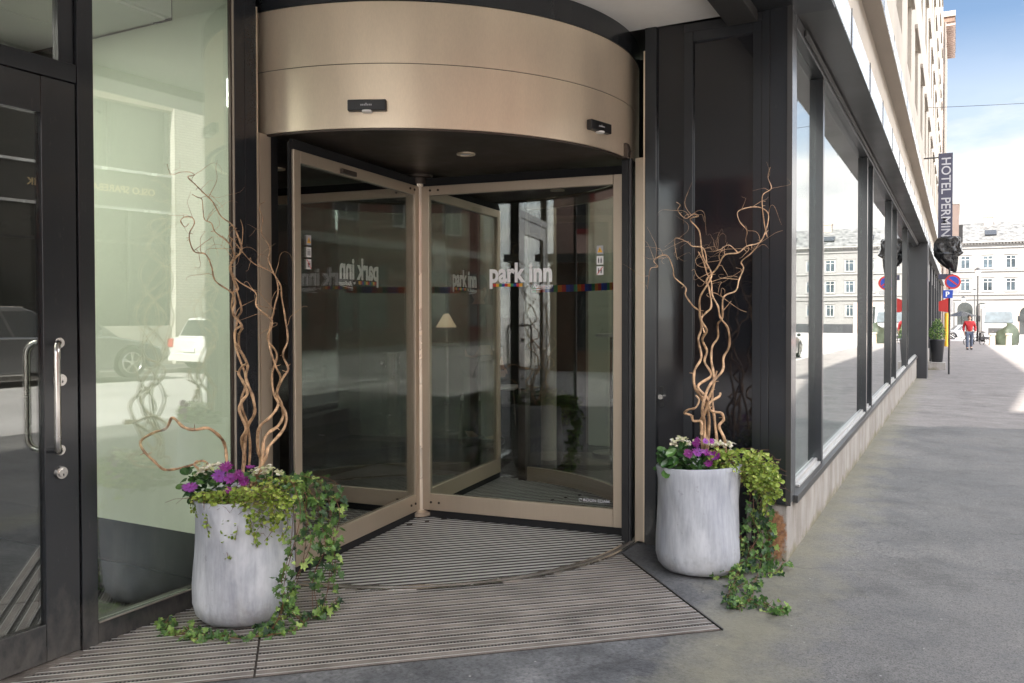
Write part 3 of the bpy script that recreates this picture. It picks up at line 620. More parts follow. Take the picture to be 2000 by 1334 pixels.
MB().arc(CC,1.502,1.548,-96,8,.0035,.0075,72).build('mat_outer_rim',M['alu'],DM,smooth=True)
MB().arc(CC,1.532,1.55,-96,8,.0078,.0125,72).build('mat_outer_edge',M['steel'],DM,smooth=True)
# entrance mat of aluminium strips and comb filler
O_=(-.899,3.671)
def inmat(x,y):
    dx,dy=x-O_[0],y-O_[1]; u=dx*U_[0]+dy*U_[1]; v=-dx*U_[1]+dy*U_[0]
    return v>0 and u<-.012 and x>-3.188 and (x-CC[0])**2+(y-CC[1])**2>1.556**2 and y>-.9 and abs(u+1.985)>.005
EM=empty('entrance_mat',(-2.2,2.9,0),0,'large grey ribbed entrance mat of aluminium strips in front of the revolving door','mat')
def mat_comb():
    m,t,o=newmat('comb_filler'); bb=t.nodes.new('ShaderNodeBsdfPrincipled'); bb.inputs['Roughness'].default_value=.8
    tcn=t.nodes.new('ShaderNodeTexCoord'); s=t.nodes.new('ShaderNodeSeparateXYZ'); t.links.new(tcn.outputs['Object'],s.inputs[0])
    uu=M_('ADD',M_('MULTIPLY',s.outputs[0],U_[0],tree=t),M_('MULTIPLY',s.outputs[1],U_[1],tree=t),tree=t)
    f=M_('FRACT',M_('MULTIPLY',uu,68,tree=t),tree=t)
    c=ramp(t,f,[(.50,(.003,.003,.003)),(.60,(.15,.13,.115))]); c=mixc(t,.5,c,ramp(t,tex(t,'n',14,6),[(.3,(.4,.38,.36)),(.7,(1,1,1))]),'MULTIPLY')
    t.links.new(c,bb.inputs['Base Color']); t.links.new(bb.outputs[0],o.inputs[0]); return m
M['comb']=mat_comb()
bp=[(-3.189,-.1),(-3.189,1.62)]
q0=(O_[0]-U_[0]*5,O_[1]-U_[1]*5)
# base polygon cut to the alcove: front edge line meets x=-3.188
tt=(-3.188-O_[0])/U_[0]; f0=(-3.188,O_[1]+U_[1]*tt)
pr=(O_[0]-U_[1]*1.19,O_[1]+U_[0]*1.19)
base=[f0,(O_[0]-.004,O_[1]-.004),pr,(-1.70,4.62)]
for a in range(-8,-95,-4): base.append(rad(a,1.553))
base.append((-3.188,3.22))
MB().prism(base,.0008,.0016).build('mat_base',M['matdk'],EM)
b=MB(); strips(b,O_,U_,.0745,.046,.006,3.0,inmat,.0020,.0085,(-4.2,0)); b.build('mat_strips',M['alu'],EM)
b=MB(); strips(b,O_,U_,.0745,.020,.0555,3.0,inmat,.0020,.0068,(-4.2,0)); b.build('mat_comb_strips',M['comb'],EM)
b=MB(); strips(b,O_,U_,.0745,.004,.006,3.0,inmat,.0086,.0100,(-4.2,0)); strips(b,O_,U_,.0745,.004,.048,3.0,inmat,.0086,.0100,(-4.2,0)); b.build('mat_bright_ribs',M['alul'],EM)
b=MB(); strips(b,O_,U_,9,.006,-.007,.5,lambda x,y:x>-3.188,.0006,.0090,(-4.2,0.0)); 
vx=(-U_[1],U_[0]); b.prism([O_,(O_[0]+U_[0]*.007,O_[1]+U_[1]*.007),(pr[0]+U_[0]*.007,pr[1]+U_[1]*.007),pr],.0006,.0095); b.build('mat_edge_trim',M['fascia'],EM)
# rotor: four wings
RT=empty('revolving_door_wings',(CC[0],CC[1],0),0,'four glazed bronze framed wings turning on a centre post','revolving door')
MB().cyl(CC,.041,.046,2.32,24).build('centre_post',M['post'],RT,smooth=True)
b=MB().cyl(CC,.085,.02,.045,32).cyl(CC,.075,.046,.055,32,.05); b.build('bottom_hub',M['bronze2'],RT,smooth=True)
b=MB().cyl(CC,.10,2.325,2.344,32).cyl(CC,.06,2.285,2.324,32); b.build('top_hub',M['bronzedk'],RT,smooth=True)
T_=.021
def lettering(parent,n0,side):
    # readable on the -n face for clockwise side; mirrored from behind
    y=-T_*.0-.0058
    mt=frame4((.53,y,1.602),(1,0,0),(0,0,1))
    t1=fitw(text_mb('park inn',.16,offset=.0052,extrude=.0006,space=1.0),.435,.170)
    # seat the baseline: the p descender reaches lower
    t1.xf(Matrix.Translation((0,-.038,0))); t1.xf(mt); w1=t1.build('lettering',M['white'],parent,local=True)
    t3=fitw(text_mb('Radisson',.05,offset=.0006,extrude=.0006,shear=.45),.135); t3.xf(Matrix.Translation((.305,-.034,0))); 
    t3.add([(.295,-.047,0),(.43,-.036,0),(.43,-.0385,0),(.295,-.0505,0)],[(0,1,2,3)])
    t4=fitw(text_mb('by',.02,offset=.0004,extrude=.0006),.02); t4.xf(Matrix.Translation((.268,-.024,0))); t3.add(t4.v,t4.f)
    t3.xf(mt); t3.build('script_lettering',M['white'],parent,local=True)
    cs=['red','yellow','green_','blue','red','yellow','green_','blue','red','yellow']
    for i,cn in enumerate(cs):
        x=.556+i*.0205; MB().box(x,x+.0205,y-.0008,y+.0004,1.577,1.597).build('colour_square',M[cn],parent,local=True)
W0=[]
for k in range(4):
    a=6.5+90*k
    f=MB().box(.028,.088,-T_,T_,.060,2.265).box(1.372,1.432,-T_,T_,.060,2.265).box(.089,1.371,-T_,T_,.060,.172).box(.089,1.371,-T_,T_,2.203,2.265)
    wg=f.build('wing',M['bronze2'],None,bevel=.003); wg.parent=RT; wg.rotation_euler=(0,0,R(a))
    MB().box(.089,1.371,-.005,.005,.173,2.202).build('pane',M['gl'],wg,local=True)
    br=MB().box(.03,1.432,-.008,.008,.012,.0595).box(1.4325,1.452,-.007,.007,.012,2.30).box(.03,1.432,-.008,.008,2.2655,2.32); br.build('brush_strip',M['brush'],wg,local=True)
    b=MB()
    for x in (.10,.16): b.tube([(x,-T_-.006,.115),(x,T_+.006,.115)],.008,12); b.tube([(x,-T_-.006,2.235),(x,T_+.006,2.235)],.008,12)
    b.build('bolt',M['bronzedk'],wg,local=True,smooth=True)
    if k in (0,1,3):
        lettering(wg,0,1)
    if k in (0,3):
        for i,(cn,z) in enumerate((('yellow',1.80),('whitefilm',1.735),('whitefilm',1.67))):
            st=MB().box(1.262,1.304,-.0066,-.0052,z-.027,z+.027).box(1.262,1.304,.0052,.0066,z-.027,z+.027).build('warning_sticker',M['whitefilm'] if i else M['lace'],wg,local=True)
            for sy in (-1,1):
                y=sy*.0072
                if i==0:
                    mt=frame4((1.283,y,z),(1,0,0),(0,0,1)); MB().prismM([(-.017,-.016),(.017,-.016),(0,.018)],-.0004,.0004,mt).build('warning_triangle',M['yellow'],wg,local=True)
                    MB().prismM([(-.002,-.008),(.002,-.008),(.002,.007),(-.002,.007)],-.0004,.0004,frame4((1.283,y+sy*.0008,z),(1,0,0),(0,0,1))).build('exclamation',M['black'],wg,local=True)
                else:
                    mt=frame4((1.283,y,z),(1,0,0),(0,0,1)); b=MB()
                    for x in (-.008,.008): b.prismM([(x-.004,-.018),(x-.001,-.018),(x,-.004),(x+.001,-.018),(x+.004,-.018),(x+.004,.008),(x-.004,.008)],-.0004,.0004,mt); b.prismM([(x-.003,.010),(x+.003,.010),(x+.003,.016),(x-.003,.016)],-.0004,.0004,mt)
                    b.build('pictogram',M['oppdark'],wg,local=True)
                    if i==2: MB().prismM([(-.020,-.024),(-.017,-.026),(.020,.022),(.017,.025)],-.0004,.0004,frame4((1.283,y+sy*.0009,z),(1,0,0),(0,0,1))).build('red_bar',M['red'],wg,local=True)
    if k==0:
        t5=fitw(text_mb('BOON EDAM',.04,offset=.0006,extrude=.0005),.17); t5.xf(frame4((1.175,-.0062,.205),(1,0,0),(0,0,1))); 
        t5.add([(1.155+.012*math.cos(a_*PI/6),-.0062,.212+.012*math.sin(a_*PI/6)) for a_ in range(12)]+[(1.155+.008*math.cos(a_*PI/6),-.0062,.212+.008*math.sin(a_*PI/6)) for a_ in range(12)],[(i,(i+1)%12,12+(i+1)%12,12+i) for i in range(10)])
        t5.build('maker_lettering',M['lace'],wg,local=True)
    if k==3: MB().box(.85,1.0,T_+.0005,T_+.022,2.205,2.232).build('wing_closer',M['bronzedk'],wg,local=True,bevel=.003)
# coloured stripe round the curved glass
cs=['red','orange','green_','blue','royal']
a=44.0; i=0
while a<84:
    rd(MB().arc(CC,1.4500,1.4535,a,a+1.75,1.575,1.630,3),'stripe_square',M[cs[i%5]]); a+=1.75; i+=1
rd(MB().arc(CC,1.4500,1.4535,186,262,1.575,1.630,40),'brown_stripe',M['wood'])
# brand marks above are on the glass as in the place itself
# ================================================================ OTHER BUILDINGS
def win(root,name,x0,x1,z0,z1,Y,depth=.15,frame=M['whiteframe'],pane=M['darkglass'],axis='y',sgn=1,bars=(1,1),fw=.07,trim=None):
    """window in a wall; axis 'y': wall faces -Y at Y (x along), axis 'x': wall faces -X at Y (x0,x1 along y)"""
    def bx(b,a0,a1,d0,d1,c0,c1):
        if axis=='y': b.box(a0,a1,Y+d0,Y+d1,c0,c1)
        elif axis=='n': b.box(a0,a1,Y-d1,Y-d0,c0,c1)
        else: b.box(Y+d0,Y+d1,a0,a1,c0,c1)
    f=MB()
    bx(f,x0,x0+fw,-.03,.05,z0,z1); bx(f,x1-fw,x1,-.03,.05,z0,z1); bx(f,x0+fw,x1-fw,-.03,.05,z0,z0+fw); bx(f,x0+fw,x1-fw,-.03,.05,z1-fw,z1)
    nv,nh=bars
    for i in range(1,nv+1):
        xm=x0+(x1-x0)*i/(nv+1); bx(f,xm-fw*.45,xm+fw*.45,-.02,.05,z0+fw,z1-fw)
    if nh: zm=z0+(z1-z0)*.72; bx(f,x0+fw,x1-fw,-.025,.045,zm-fw*.45,zm+fw*.45)
    o=f.build('window',frame,root)
    p_=MB(); bx(p_,x0+.01,x1-.01,-.008,.04,z0+.01,z1-.01); p_.build('pane',pane,o)
    if trim:
        t_=MB(); bx(t_,x0-.18,x1+.18,-.16,0,z1+.12,z1+.26); bx(t_,x0-.15,x1+.15,-.12,0,z0-.14,z0-.02); bx(t_,x0-.16,x0-.02,-.06,0,z0,z1+.1); bx(t_,x1+.02,x1+.16,-.06,0,z0,z1+.1); t_.build('surround',trim,o)
    return o
# --- bank across the street (seen in the left hand glass)
B=empty('bank_building',(15,18,0),0,'shop building with white brick piers, mirrored in the left hand glass','building')
MB().box(15.25,27,5,38,-.8,10.6).build('building_core',M['oppwin'],B)
k=-2
y=12.9+5.1*k
while y<33:
    MB().box(14.85,15.25,y,y+1.22,1.62,10.6).build('brick_pier',M['whitebrick'],B)
    MB().box(14.80,15.25,y-.05,y+1.27,-.8,1.615).build('pier_base',M['stonebase'],B)
    MB().box(15.0,15.25,y+1.271,y+5.049,-.8,1.05).build('stall_riser',M['stonebase'],B)
    s_=MB().box(15.06,15.25,y+1.221,y+5.099,4.55,5.60).build('sign_band',M['oppdark'],B)
    MB().box(14.98,15.06,y+1.221,y+5.099,5.601,5.68).box(14.98,15.06,y+1.221,y+5.099,4.47,4.549).build('metal_strip',M['edge'],B)
    f=MB()
    for j in range(4): yy=y+1.3+j*1.22; f.box(15.1,15.2,yy,yy+.08,1.051,4.46)
    f.box(15.12,15.2,y+1.3,y+5.0,3.5,3.58); f.build('shop_frame',M['char2'],B)
    f=MB()
    for j in range(3): yy=y+1.4+j*1.75; f.box(15.1,15.2,yy,yy+.1,5.7,7.6)
    f.build('upper_frame',M['char2'],B)
    MB().box(14.95,15.25,y+1.221,y+5.099,7.65,8.9).build('spandrel',M['beige2'],B)
    MB().box(14.95,15.25,y+1.221,y+5.099,9.9,10.6).build('spandrel',M['beige2'],B)
    y+=5.1
MB().box(14.6,27,4.9,38.1,10.601,11.1).build('cornice',M['stonebase'],B)
t_=fitw(text_mb('OSLO SPAREBANK',.24,offset=.003,extrude=.01),2.3,.21); t_.xf(frame4((15.04,17.45,4.98),(0,-1,0),(0,0,1))); t_.build('gilt_lettering',M['gold'],B)
B.rotation_euler=(0,0,R(7)); B.location=(15.8,16.96,0)
# --- red brick building further down
B=empty('brick_building',(15,-10,0),0,'red brick building with white stone bands across the street','building')
MB().box(15.2,27,-32,4.9,-.3,14).build('wall',M['redbrick'],B)
for z in (4.2,7.9,8.6,12.0): MB().box(15.1,15.2,-32,4.9,z,z+.35).build('stone_band',M['stonebase'],B)
MB().box(14.9,27.2,-32.2,4.95,14.001,14.6).build('cornice',M['stonebase'],B)
for r_ in range(3):
    for j in range(9): win(B,'w',-30+4*j,-28.3+4*j,5.2+3.6*r_,7.4+3.6*r_,15.2,axis='x',frame=M['whiteframe'],fw=.1)
for j in range(7): win(B,'w',-30+5*j,-26.5+5*j,.6,3.6,15.2,axis='x',frame=M['redfr'],fw=.15,bars=(2,1))
# --- pink building across the side street, behind the viewer
B=empty('pink_building',(-12,-12,0),0,'pink plastered building with dark red window frames, mirrored in the gloss panel','building')
MB().box(-30,-.5,-26,-12.2,-.3,27).build('wall',M['pink'],B)
MB().box(-30,-.45,-12.199,-12.0,-.3,2.75).build('shop_front',M['wood'],B)
MB().box(-30,-.2,-11.999,-11.2,2.76,2.95).build('shop_canopy',M['oppdark'],B)
for r_ in range(7):
    for j in range(8): win(B,'w',-28.6+3.6*j,-26.4+3.6*j,3.55+3.4*r_,5.0+3.4*r_,-12.199,axis='n',frame=M['redfr'],fw=.13,bars=(2,0))
for j in range(6): win(B,'w',-28+4.5*j,-25+4.5*j,.4,2.4,-12.0,axis='n',frame=M['oppdark'],fw=.1,bars=(1,0))
for r_ in range(7):
    for j in range(4): win(B,'w',-24+3*j,-22.4+3*j,3.55+3.4*r_,5.0+3.4*r_,-.499,axis='x',frame=M['redfr'],fw=.13,bars=(1,0)) if False else None
# --- neighbour beyond the hotel, with projecting eave
B=empty('neighbour_building',(-.8,62,0),0,'brownish older building with a projecting dark red eave beyond the beige hotel','building')
MB().box(-20,-.78,60.4,72,-1.5,20.6).build('wall',M['brownwall'],B)
e=MB().box(-20,-.14,62.6,71.2,20.61,20.95); 
e.build('eave',M['wood'],B)
for j in range(17): MB().box(-.75,-.12,62.7+.5*j,62.82+.5*j,20.4,20.605).build('eave_bracket',M['brownwall'],B)
MB().box(-20,-.10,62.5,71.3,20.951,21.3).build('gutter',M['ledge'],B)
b=MB()
for y in (61.5,64,67.5,70): b.tube([(-.70,y,0),(-.70,y,20.3)],.07,8)
b.build('downpipe',M['ledge'],B)
for r_ in range(6):
    for j in range(4): 
        y0=61.2+2.7*j; f=MB().box(-.80,-.76,y0,y0+1.2,2.6+3.0*r_,4.3+3.0*r_); f.build('window',M['darkglass'],B)
# --- narrow grey house at the end of the row
B=empty('narrow_house',(-.5,75,0),0,'narrow taupe house end with a low parapet rising behind the navy hotel banner','building')
MB().box(-7,-.45,75,84,-1.6,10.0).build('wall',M['brownwall'],B)
MB().box(-.449,.22,75.001,83.9,6.9,9.99).build('oriel',M['brownwall'],B)
MB().box(-7.05,.30,74.95,84.1,10.001,10.28).build('parapet',M['stonebase'],B)
MB().box(.221,.50,75.4,83,7.0,8.4).build('side_bay',M['oppdark'],B)
MB().box(-7,.25,74.9,74.99,6.7,6.95).build('cornice',M['stonebase'],B)
win(B,'w',-1.5,-.8,7.4,8.9,74.999,fw=.06)
# --- long white building closing the square
B=empty('white_town_building',(12,138,-1.6),0,'long white three storey building with pale slate roof and skylights facing the square','building')
X0,X1=-14,46
MB().box(X0,X1,138,150,-2.4,11.45).build('wall',M['whitewall'],B)
r_=MB(); r_.add([(X0-.4,137.5,11.8),(X1+.4,137.5,11.8),(X1+.4,144,14.9),(X0-.4,144,14.9),(X0-.4,150.5,11.8),(X1+.4,150.5,11.8),(X0-.4,137.5,11.7),(X1+.4,137.5,11.7),(X1+.4,150.5,11.7),(X0-.4,150.5,11.7)],[(0,1,2,3),(3,2,5,4),(6,7,1,0),(6,9,8,7),(7,8,5,2,1),(0,3,4,9,6)])
roof=r_.build('roof',M['slate'],B)
c_=MB().box(X0-.3,X1+.3,137.45,138,11.46,11.69); 
for j in range(150): c_.box(X0+.4*j,X0+.4*j+.2,137.62,138,11.25,11.459)
c_.build('cornice',M['whitetrim'],B)
for z,h_ in ((7.35,.22),(4.0,.30),(3.35,.12),(10.7,.15)): MB().box(X0,X1,137.82,138,z,z+h_).build('string_course',M['whitetrim'],B)
for i in range(20):
    xc=1.27-2.84*5+2.84*i
    if xc>X1-1: break
    for z0 in (7.8,4.55): win(B,'w',xc-.62,xc+.62,z0+ (0 if z0>7 else 0),z0+1.82,138,fw=.09,frame=M['farframe'],pane=M['farpane'],trim=M['whitetrim'],bars=(1,1))
    if xc>12: win(B,'w',xc-.55,xc+.55,.9,2.7,138,fw=.09,frame=M['farframe'],pane=M['farpane'],trim=M['whitetrim'])
    if i%2==0:
        s_=MB(); q=xc+.35; s_.add([(q-.75,138.9,12.55),(q+.75,138.9,12.55),(q+.75,140.4,13.28),(q-.75,140.4,13.28),(q-.75,138.8,12.72),(q+.75,138.8,12.72),(q+.75,140.3,13.48),(q-.75,140.3,13.48)],[(0,3,2,1),(4,5,6,7),(0,1,5,4),(1,2,6,5),(2,3,7,6),(3,0,4,7)])
        sk=s_.build('skylight',M['char'],roof)
for xc in (4.3,16.5,31): MB().box(xc-.55,xc+.55,143,144.3,14,15.6).box(xc-.65,xc+.65,142.9,144.4,15.601,15.8).build('chimney',M['brownwall'],roof)
MB().box(12.2,X1,137.9,138,-2.4,-.3).build('dark_base',M['char2'],B)
# arched doorway and restaurant front
def arch(xc,w_,z0,z1,Y,mat,name,root,dep=.05):
    pts=[(xc-w_,z0)]+[(xc+w_*math.cos(PI-PI*i/14),z1+w_*math.sin(PI-PI*i/14)) for i in range(15)]+[(xc+w_,z0)]
    return MB().prismM(pts,0,dep,frame4((0,Y,0),(1,0,0),(0,0,1))).build(name,mat,root)
arch(1.27,1.12,-1.7,2.0,137.99,M['whitetrim'],'arch_surround',B,.06); arch(1.27,.98,-1.7,1.95,137.92,M['oppwin'],'arched_door',B,.05)
arch(3.4,.75,-1.7,2.1,137.97,M['oppwin'],'arched_window',B,.05)
MB().box(4.45,12.0,137.3,137.999,-2.3,3.0).build('restaurant_portal',M['brownwall'],B)
arch(9.2,1.2,-1.7,1.2,137.28,M['oppwin'],'arched_window',B,.03)
MB().box(4.9,7.2,137.24,137.299,-1.2,2.1).build('shop_window',M['oppwin'],B)
# far terrace to the right so that the street glass has something to mirror
B=empty('corner_building',(60,110,-1.6),0,'pale building on the far right side of the square','building')
MB().box(48,70,70,137,-2.2,13).build('wall',M['whitewall'],B)
for r_ in range(3):
    for j in range(14): win(B,'w',73+4.4*j,74.5+4.4*j,1.0+3.7*r_,3.0+3.7*r_,48,axis='x',fw=.12,frame=M['farframe'],pane=M['farpane'])
# ================================================================ STREET THINGS
def car(name,label,body,L=4.6,W=1.82,Hh=1.46,suv=False,hatch=True,group=None):
    root=empty(name,(0,0,0),0,label,'car',group); wr=.36 if suv else .32; h0=.22 if suv else .17; bl=.98 if suv else .86
    fy,ry=L-.88,.82
    # side outline (y,z): rear at 0, nose at L
    def archp(c): return [(c+(wr+.07)*math.cos(PI*i/10),wr+(wr+.07)*math.sin(PI*i/10)-.02) for i in range(11)]
    pts=[(.02,h0+.12),(.0,.6),(.03,bl),(.12,bl+.03)]+[(1.2,bl+.06),(L-1.35,bl+.02),(L-.5,bl-.13),(L-.08,bl-.28),(L,.5),(L-.06,h0+.1),(L-.2,h0)]
    low=[(fy+wr+.1,h0)]+archp(fy)+[(fy-wr-.1,h0),(ry+wr+.1,h0)]+archp(ry)+[(ry-wr-.1,h0)]
    poly=pts+low
    fm=frame4((0,0,0),(0,1,0),(0,0,1))
    b=MB(); b.prismM(poly,-W/2,W/2,fm)
    top=[(.25,bl),(.5,Hh-.06),(.9,Hh),(L*.52,Hh),(L-2.0,Hh-.08),(L-1.15,bl)] if hatch else [(.9,bl),(1.4,Hh-.05),(1.8,Hh),(L*.52,Hh),(L-2.0,Hh-.1),(L-1.3,bl)]
    n=len(top); c=MB(); wi=W/2-.08; wt=W/2-.24
    ww=[wi if z<bl+.05 else wt for _,z in top]
    vs=[(-ww[i],top[i][0],top[i][1]) for i in range(n)]+[(ww[i],top[i][0],top[i][1]) for i in range(n)]
    c.add(vs,[tuple(range(n)),tuple(range(n,2*n))[::-1]]+[(i,(i+1)%n,n+(i+1)%n,n+i) for i in range(n)])
    b.build('body',body,root,smooth=True,bevel=.05,angle=30); c.build('cabin',body,root,bevel=.03)
    # glass set a few millimetres proud
    def lerp(a,b_,t): return a+(b_-a)*t
    def side(y0b,y1b,y0t,y1t,sx):
        z0,z1=bl+.05,Hh-.09
        def xx(z): return sx*(lerp(wi,wt,(z-bl)/(Hh-bl))+.012)
        g=MB(); g.add([(xx(z0),y0b,z0),(xx(z0),y1b,z0),(xx(z1),y1t,z1),(xx(z1),y0t,z1),(xx(z0)-sx*.03,y0b,z0),(xx(z0)-sx*.03,y1b,z0),(xx(z1)-sx*.03,y1t,z1),(xx(z1)-sx*.03,y0t,z1)],[(0,1,2,3),(4,7,6,5),(0,4,5,1),(1,5,6,2),(2,6,7,3),(3,7,4,0)]); g.build('side_window',M['darkglass'],root)
    yb0,yb1=top[0][0]+.3,top[-1][0]-.18; yt0,yt1=top[1][0]+.22,top[-2][0]-.05
    for sx in (-1,1):
        side(lerp(yb0,yb1,0),lerp(yb0,yb1,.22),yt0,lerp(yt0,yt1,.26),sx); side(lerp(yb0,yb1,.25),lerp(yb0,yb1,.56),lerp(yt0,yt1,.30),lerp(yt0,yt1,.62),sx); side(lerp(yb0,yb1,.59),yb1,lerp(yt0,yt1,.66),yt1,sx)
    for (a_,b2,nm) in ((top[0],top[1],'rear_window'),(top[-1],top[-2],'windscreen')):
        s_=1 if nm=='windscreen' else -1; g=MB()
        pa=(lerp(a_[0],b2[0],.12),lerp(a_[1],b2[1],.12)); pb=(lerp(a_[0],b2[0],.9),lerp(a_[1],b2[1],.9)); o_=.012*s_
        g.add([(-wi+.1,pa[0]+o_,pa[1]+.01),(wi-.1,pa[0]+o_,pa[1]+.01),(wt-.04,pb[0]+o_,pb[1]+.01),(-wt+.04,pb[0]+o_,pb[1]+.01),(-wi+.1,pa[0]-o_*2,pa[1]-.02),(wi-.1,pa[0]-o_*2,pa[1]-.02),(wt-.04,pb[0]-o_*2,pb[1]-.02),(-wt+.04,pb[0]-o_*2,pb[1]-.02)],[(0,1,2,3),(4,7,6,5),(0,4,5,1),(1,5,6,2),(2,6,7,3),(3,7,4,0)]); g.build(nm,M['darkglass'],root)
    for sx in (-1,1):
        for yy in (fy,ry):
            b=MB().tube([(sx*(W/2-.22),yy,wr),(sx*(W/2+.005),yy,wr)],wr,28); wh=b.build('wheel',M['rubber'],root,smooth=True,angle=50)
            r2=MB()
            r2.tube([(sx*(W/2+.006),yy,wr),(sx*(W/2+.016),yy,wr)],.06,16)
            for q in range(5):
                a=2*PI*q/5+.3
                for da in (-.12,.12): r2.tube([(sx*(W/2+.012),yy+.05*math.cos(a),wr+.05*math.sin(a)),(sx*(W/2+.012),yy+(wr*.68)*math.cos(a+da),wr+(wr*.68)*math.sin(a+da))],.016,6)
            r2.tube([(sx*(W/2+.012),yy+wr*.68*math.cos(2*PI*i/28),wr+wr*.68*math.sin(2*PI*i/28)) for i in range(29)],.018,6)
            r2.build('rim',M['steel'],wh,smooth=True)
        MB().box(sx*(W/2-.06)-.16,sx*(W/2-.06)+.06,-.02,.10,.62,.86).build('tail_light',M['red'],root,bevel=.02)
        MB().box(sx*(W/2-.2)-.14,sx*(W/2-.2)+.14,L-.16,L-.02,.60,.72).build('headlight',M['edge'],root,bevel=.03)
        MB().box(sx*(W/2+.02),sx*(W/2+.16),L-1.75,L-1.62,bl+.03,bl+.17).build('mirror',body,root,bevel=.03)
        if suv: MB().tube([(sx*wt*.92,.6,Hh+.03),(sx*wt*.92,L-2.2,Hh+.0)],.02,8).build('roof_rail',M['steel'],root,smooth=True)
    MB().box(-.26,.26,-.025,-.004,.5,.61).build('number_plate',M['whitefilm'],root)
    MB().box(-W/2+.02,W/2-.02,-.02,.05,.24,.46).build('bumper',M['black'] if suv else body,root,bevel=.02)
    return root
M['carblk']=P('black_car_paint',(.012,.013,.015),.12,.1,.05,1,10,spec=.8,coat=1)
M['cargry']=P('grey_car_paint',(.16,.165,.17),.2,.5,.05,1,10,coat=1)
M['truckwht']=P('truck_paint',(.20,.20,.198),.4,0,.06,1,10)
M['carwht']=P('white_car_paint',(.72,.72,.70),.25,0,.03,1,10,coat=.6)
M['carsil']=P('silver_car_paint',(.42,.42,.42),.28,.5,.03,1,10,coat=.6)
c=car('parked_car','dark grey sport utility car with roof rails, mirrored in the glass door',M['cargry'],4.7,1.88,1.68,suv=True); c.location=(12.5,8.8,-.12)
c=car('parked_car','white estate car seen from behind across the street, mirrored in the pale green glass',M['carwht'],4.45,1.75,1.47); c.location=(12.7,15.1,-.13)
c=car('parked_car','silver car parked in front of the arched doorway on the far side of the square',M['carsil'],4.5,1.8,1.42,hatch=False); c.location=(-1.2,92,gz(92)-.16); c.rotation_euler=(0,0,R(-78))
c=car('parked_car','black car parked beside the sunlit road, mirrored low in the first street window',M['carblk'],4.5,1.8,1.45); c.location=(4.9,33,gz(33)-.13)
# delivery truck facing the viewer
TK=empty('delivery_truck',(3.0,76,gz(76)-.16),0,'white delivery truck facing the viewer at the edge of the square','truck')
g0=gz(76)-.16
MB().box(1.75,4.25,77.2,83,g0+.75,g0+3.05).build('cargo_box',M['truckwht'],TK,bevel=.04)
cb=MB(); fm=frame4((0,0,0),(0,1,0),(0,0,1)); cb.prismM([(75.0,g0+.4),(77.1,g0+.4),(77.1,g0+2.75),(75.7,g0+2.75),(75.1,g0+1.6)],1.85,4.15,fm); cab=cb.build('cab',M['truckwht'],TK,bevel=.06)
cb=MB().add([(2.0,75.10,g0+1.6),(4.0,75.10,g0+1.6),(3.9,75.58,g0+2.45),(2.1,75.58,g0+2.45),(2.0,75.04,g0+1.62),(4.0,75.04,g0+1.62),(3.9,75.52,g0+2.47),(2.1,75.52,g0+2.47)],[(0,3,2,1),(4,5,6,7),(0,1,5,4),(1,2,6,5),(2,3,7,6),(3,0,4,7)]); cb.build('windscreen',M['farpane'],cab)
MB().box(2.3,3.7,74.96,75.02,g0+.75,g0+1.2).build('grille',M['oppdark'],TK)
MB().box(1.83,4.17,74.90,75.05,g0+.28,g0+.5).build('bumper',M['char2'],TK)
for x in (1.62,4.26): MB().box(x,x+.14,75.2,75.3,g0+1.7,g0+2.15).build('mirror',M['black'],TK)
for x in (1.95,3.85):
    for y in (76.0,81.5): MB().tube([(x-.14,y,g0+.42),(x+.14,y,g0+.42)],.42,20).build('wheel',M['rubber'],TK,smooth=True)
for x in (2.0,3.75): MB().box(x,x+.25,74.97,75.02,g0+.55,g0+.7).build('headlight',M['edge'],TK)
MB().prismM([(-1.0,0),(1.0,0),(.75,.38),(-.75,.38)],0,.9,frame4((3.0,76.9,g0+2.76),(1,0,0),(0,0,1))).build('roof_fairing',M['truckwht'],TK,bevel=.03)
# covered motorbike, bicycles, bollards, lamps
b=MB(); cvx,cvy=2.95,62.5; gg=gz(62)-.16
prof=[(.58,0.02),(.62,.1),(.66,.35),(.67,.7),(.60,1.05),(.46,1.25),(.26,1.37),(.10,1.41),(.01,1.42)]
b.lathe((cvx,cvy,gg),prof,28,lambda r,z,a:(r*(1+.09*math.sin(5*a+z*3)),z*(1+.12*math.cos(a))))
M['cover']=P('dark_green_cover',(.03,.04,.022),.6,0,.25,3,30,.2,10)
tag(b.build('covered_trolley',M['cover'],smooth=True),'rounded object under a dark olive cover parked before the white truck','cover')
def bicycle(x,y,rz,label):
    r0=empty('bicycle',(x,y,gz(y)-.16),rz,label,'bicycle','bicycles parked on the square')
    for s in (-.52,.52):
        MB().tube([(s+.33*math.cos(2*PI*i/24),0,.34+.33*math.sin(2*PI*i/24)) for i in range(25)],.022,6).build('wheel',M['rubber'],r0,local=True,smooth=True)
    MB().tube([(-.52,0,.34),(-.15,0,.36),(.38,0,.8),(-.2,0,.82),(-.52,0,.34)],.02,6).tube([(-.15,0,.36),(-.24,0,.95)],.018,6).tube([(.52,0,.34),(.36,0,1.0)],.018,6).build('frame',M['oppdark'],r0,local=True,smooth=True)
    MB().box(-.36,-.12,-.06,.06,.94,1.0).build('saddle',M['rubber'],r0,local=True,bevel=.02); MB().tube([(.30,-.25,1.02),(.36,0,1.02),(.30,.25,1.02)],.016,6).build('handlebar',M['steel'],r0,local=True)
bicycle(1.25,62,.5,'dark bicycle parked just right of the red jacketed man'); bicycle(1.9,63,.2,'dark bicycle leaning beside the olive covered object')
BLm=P('concrete_bollard',(.40,.34,.27),.85,0,.15,6,60)
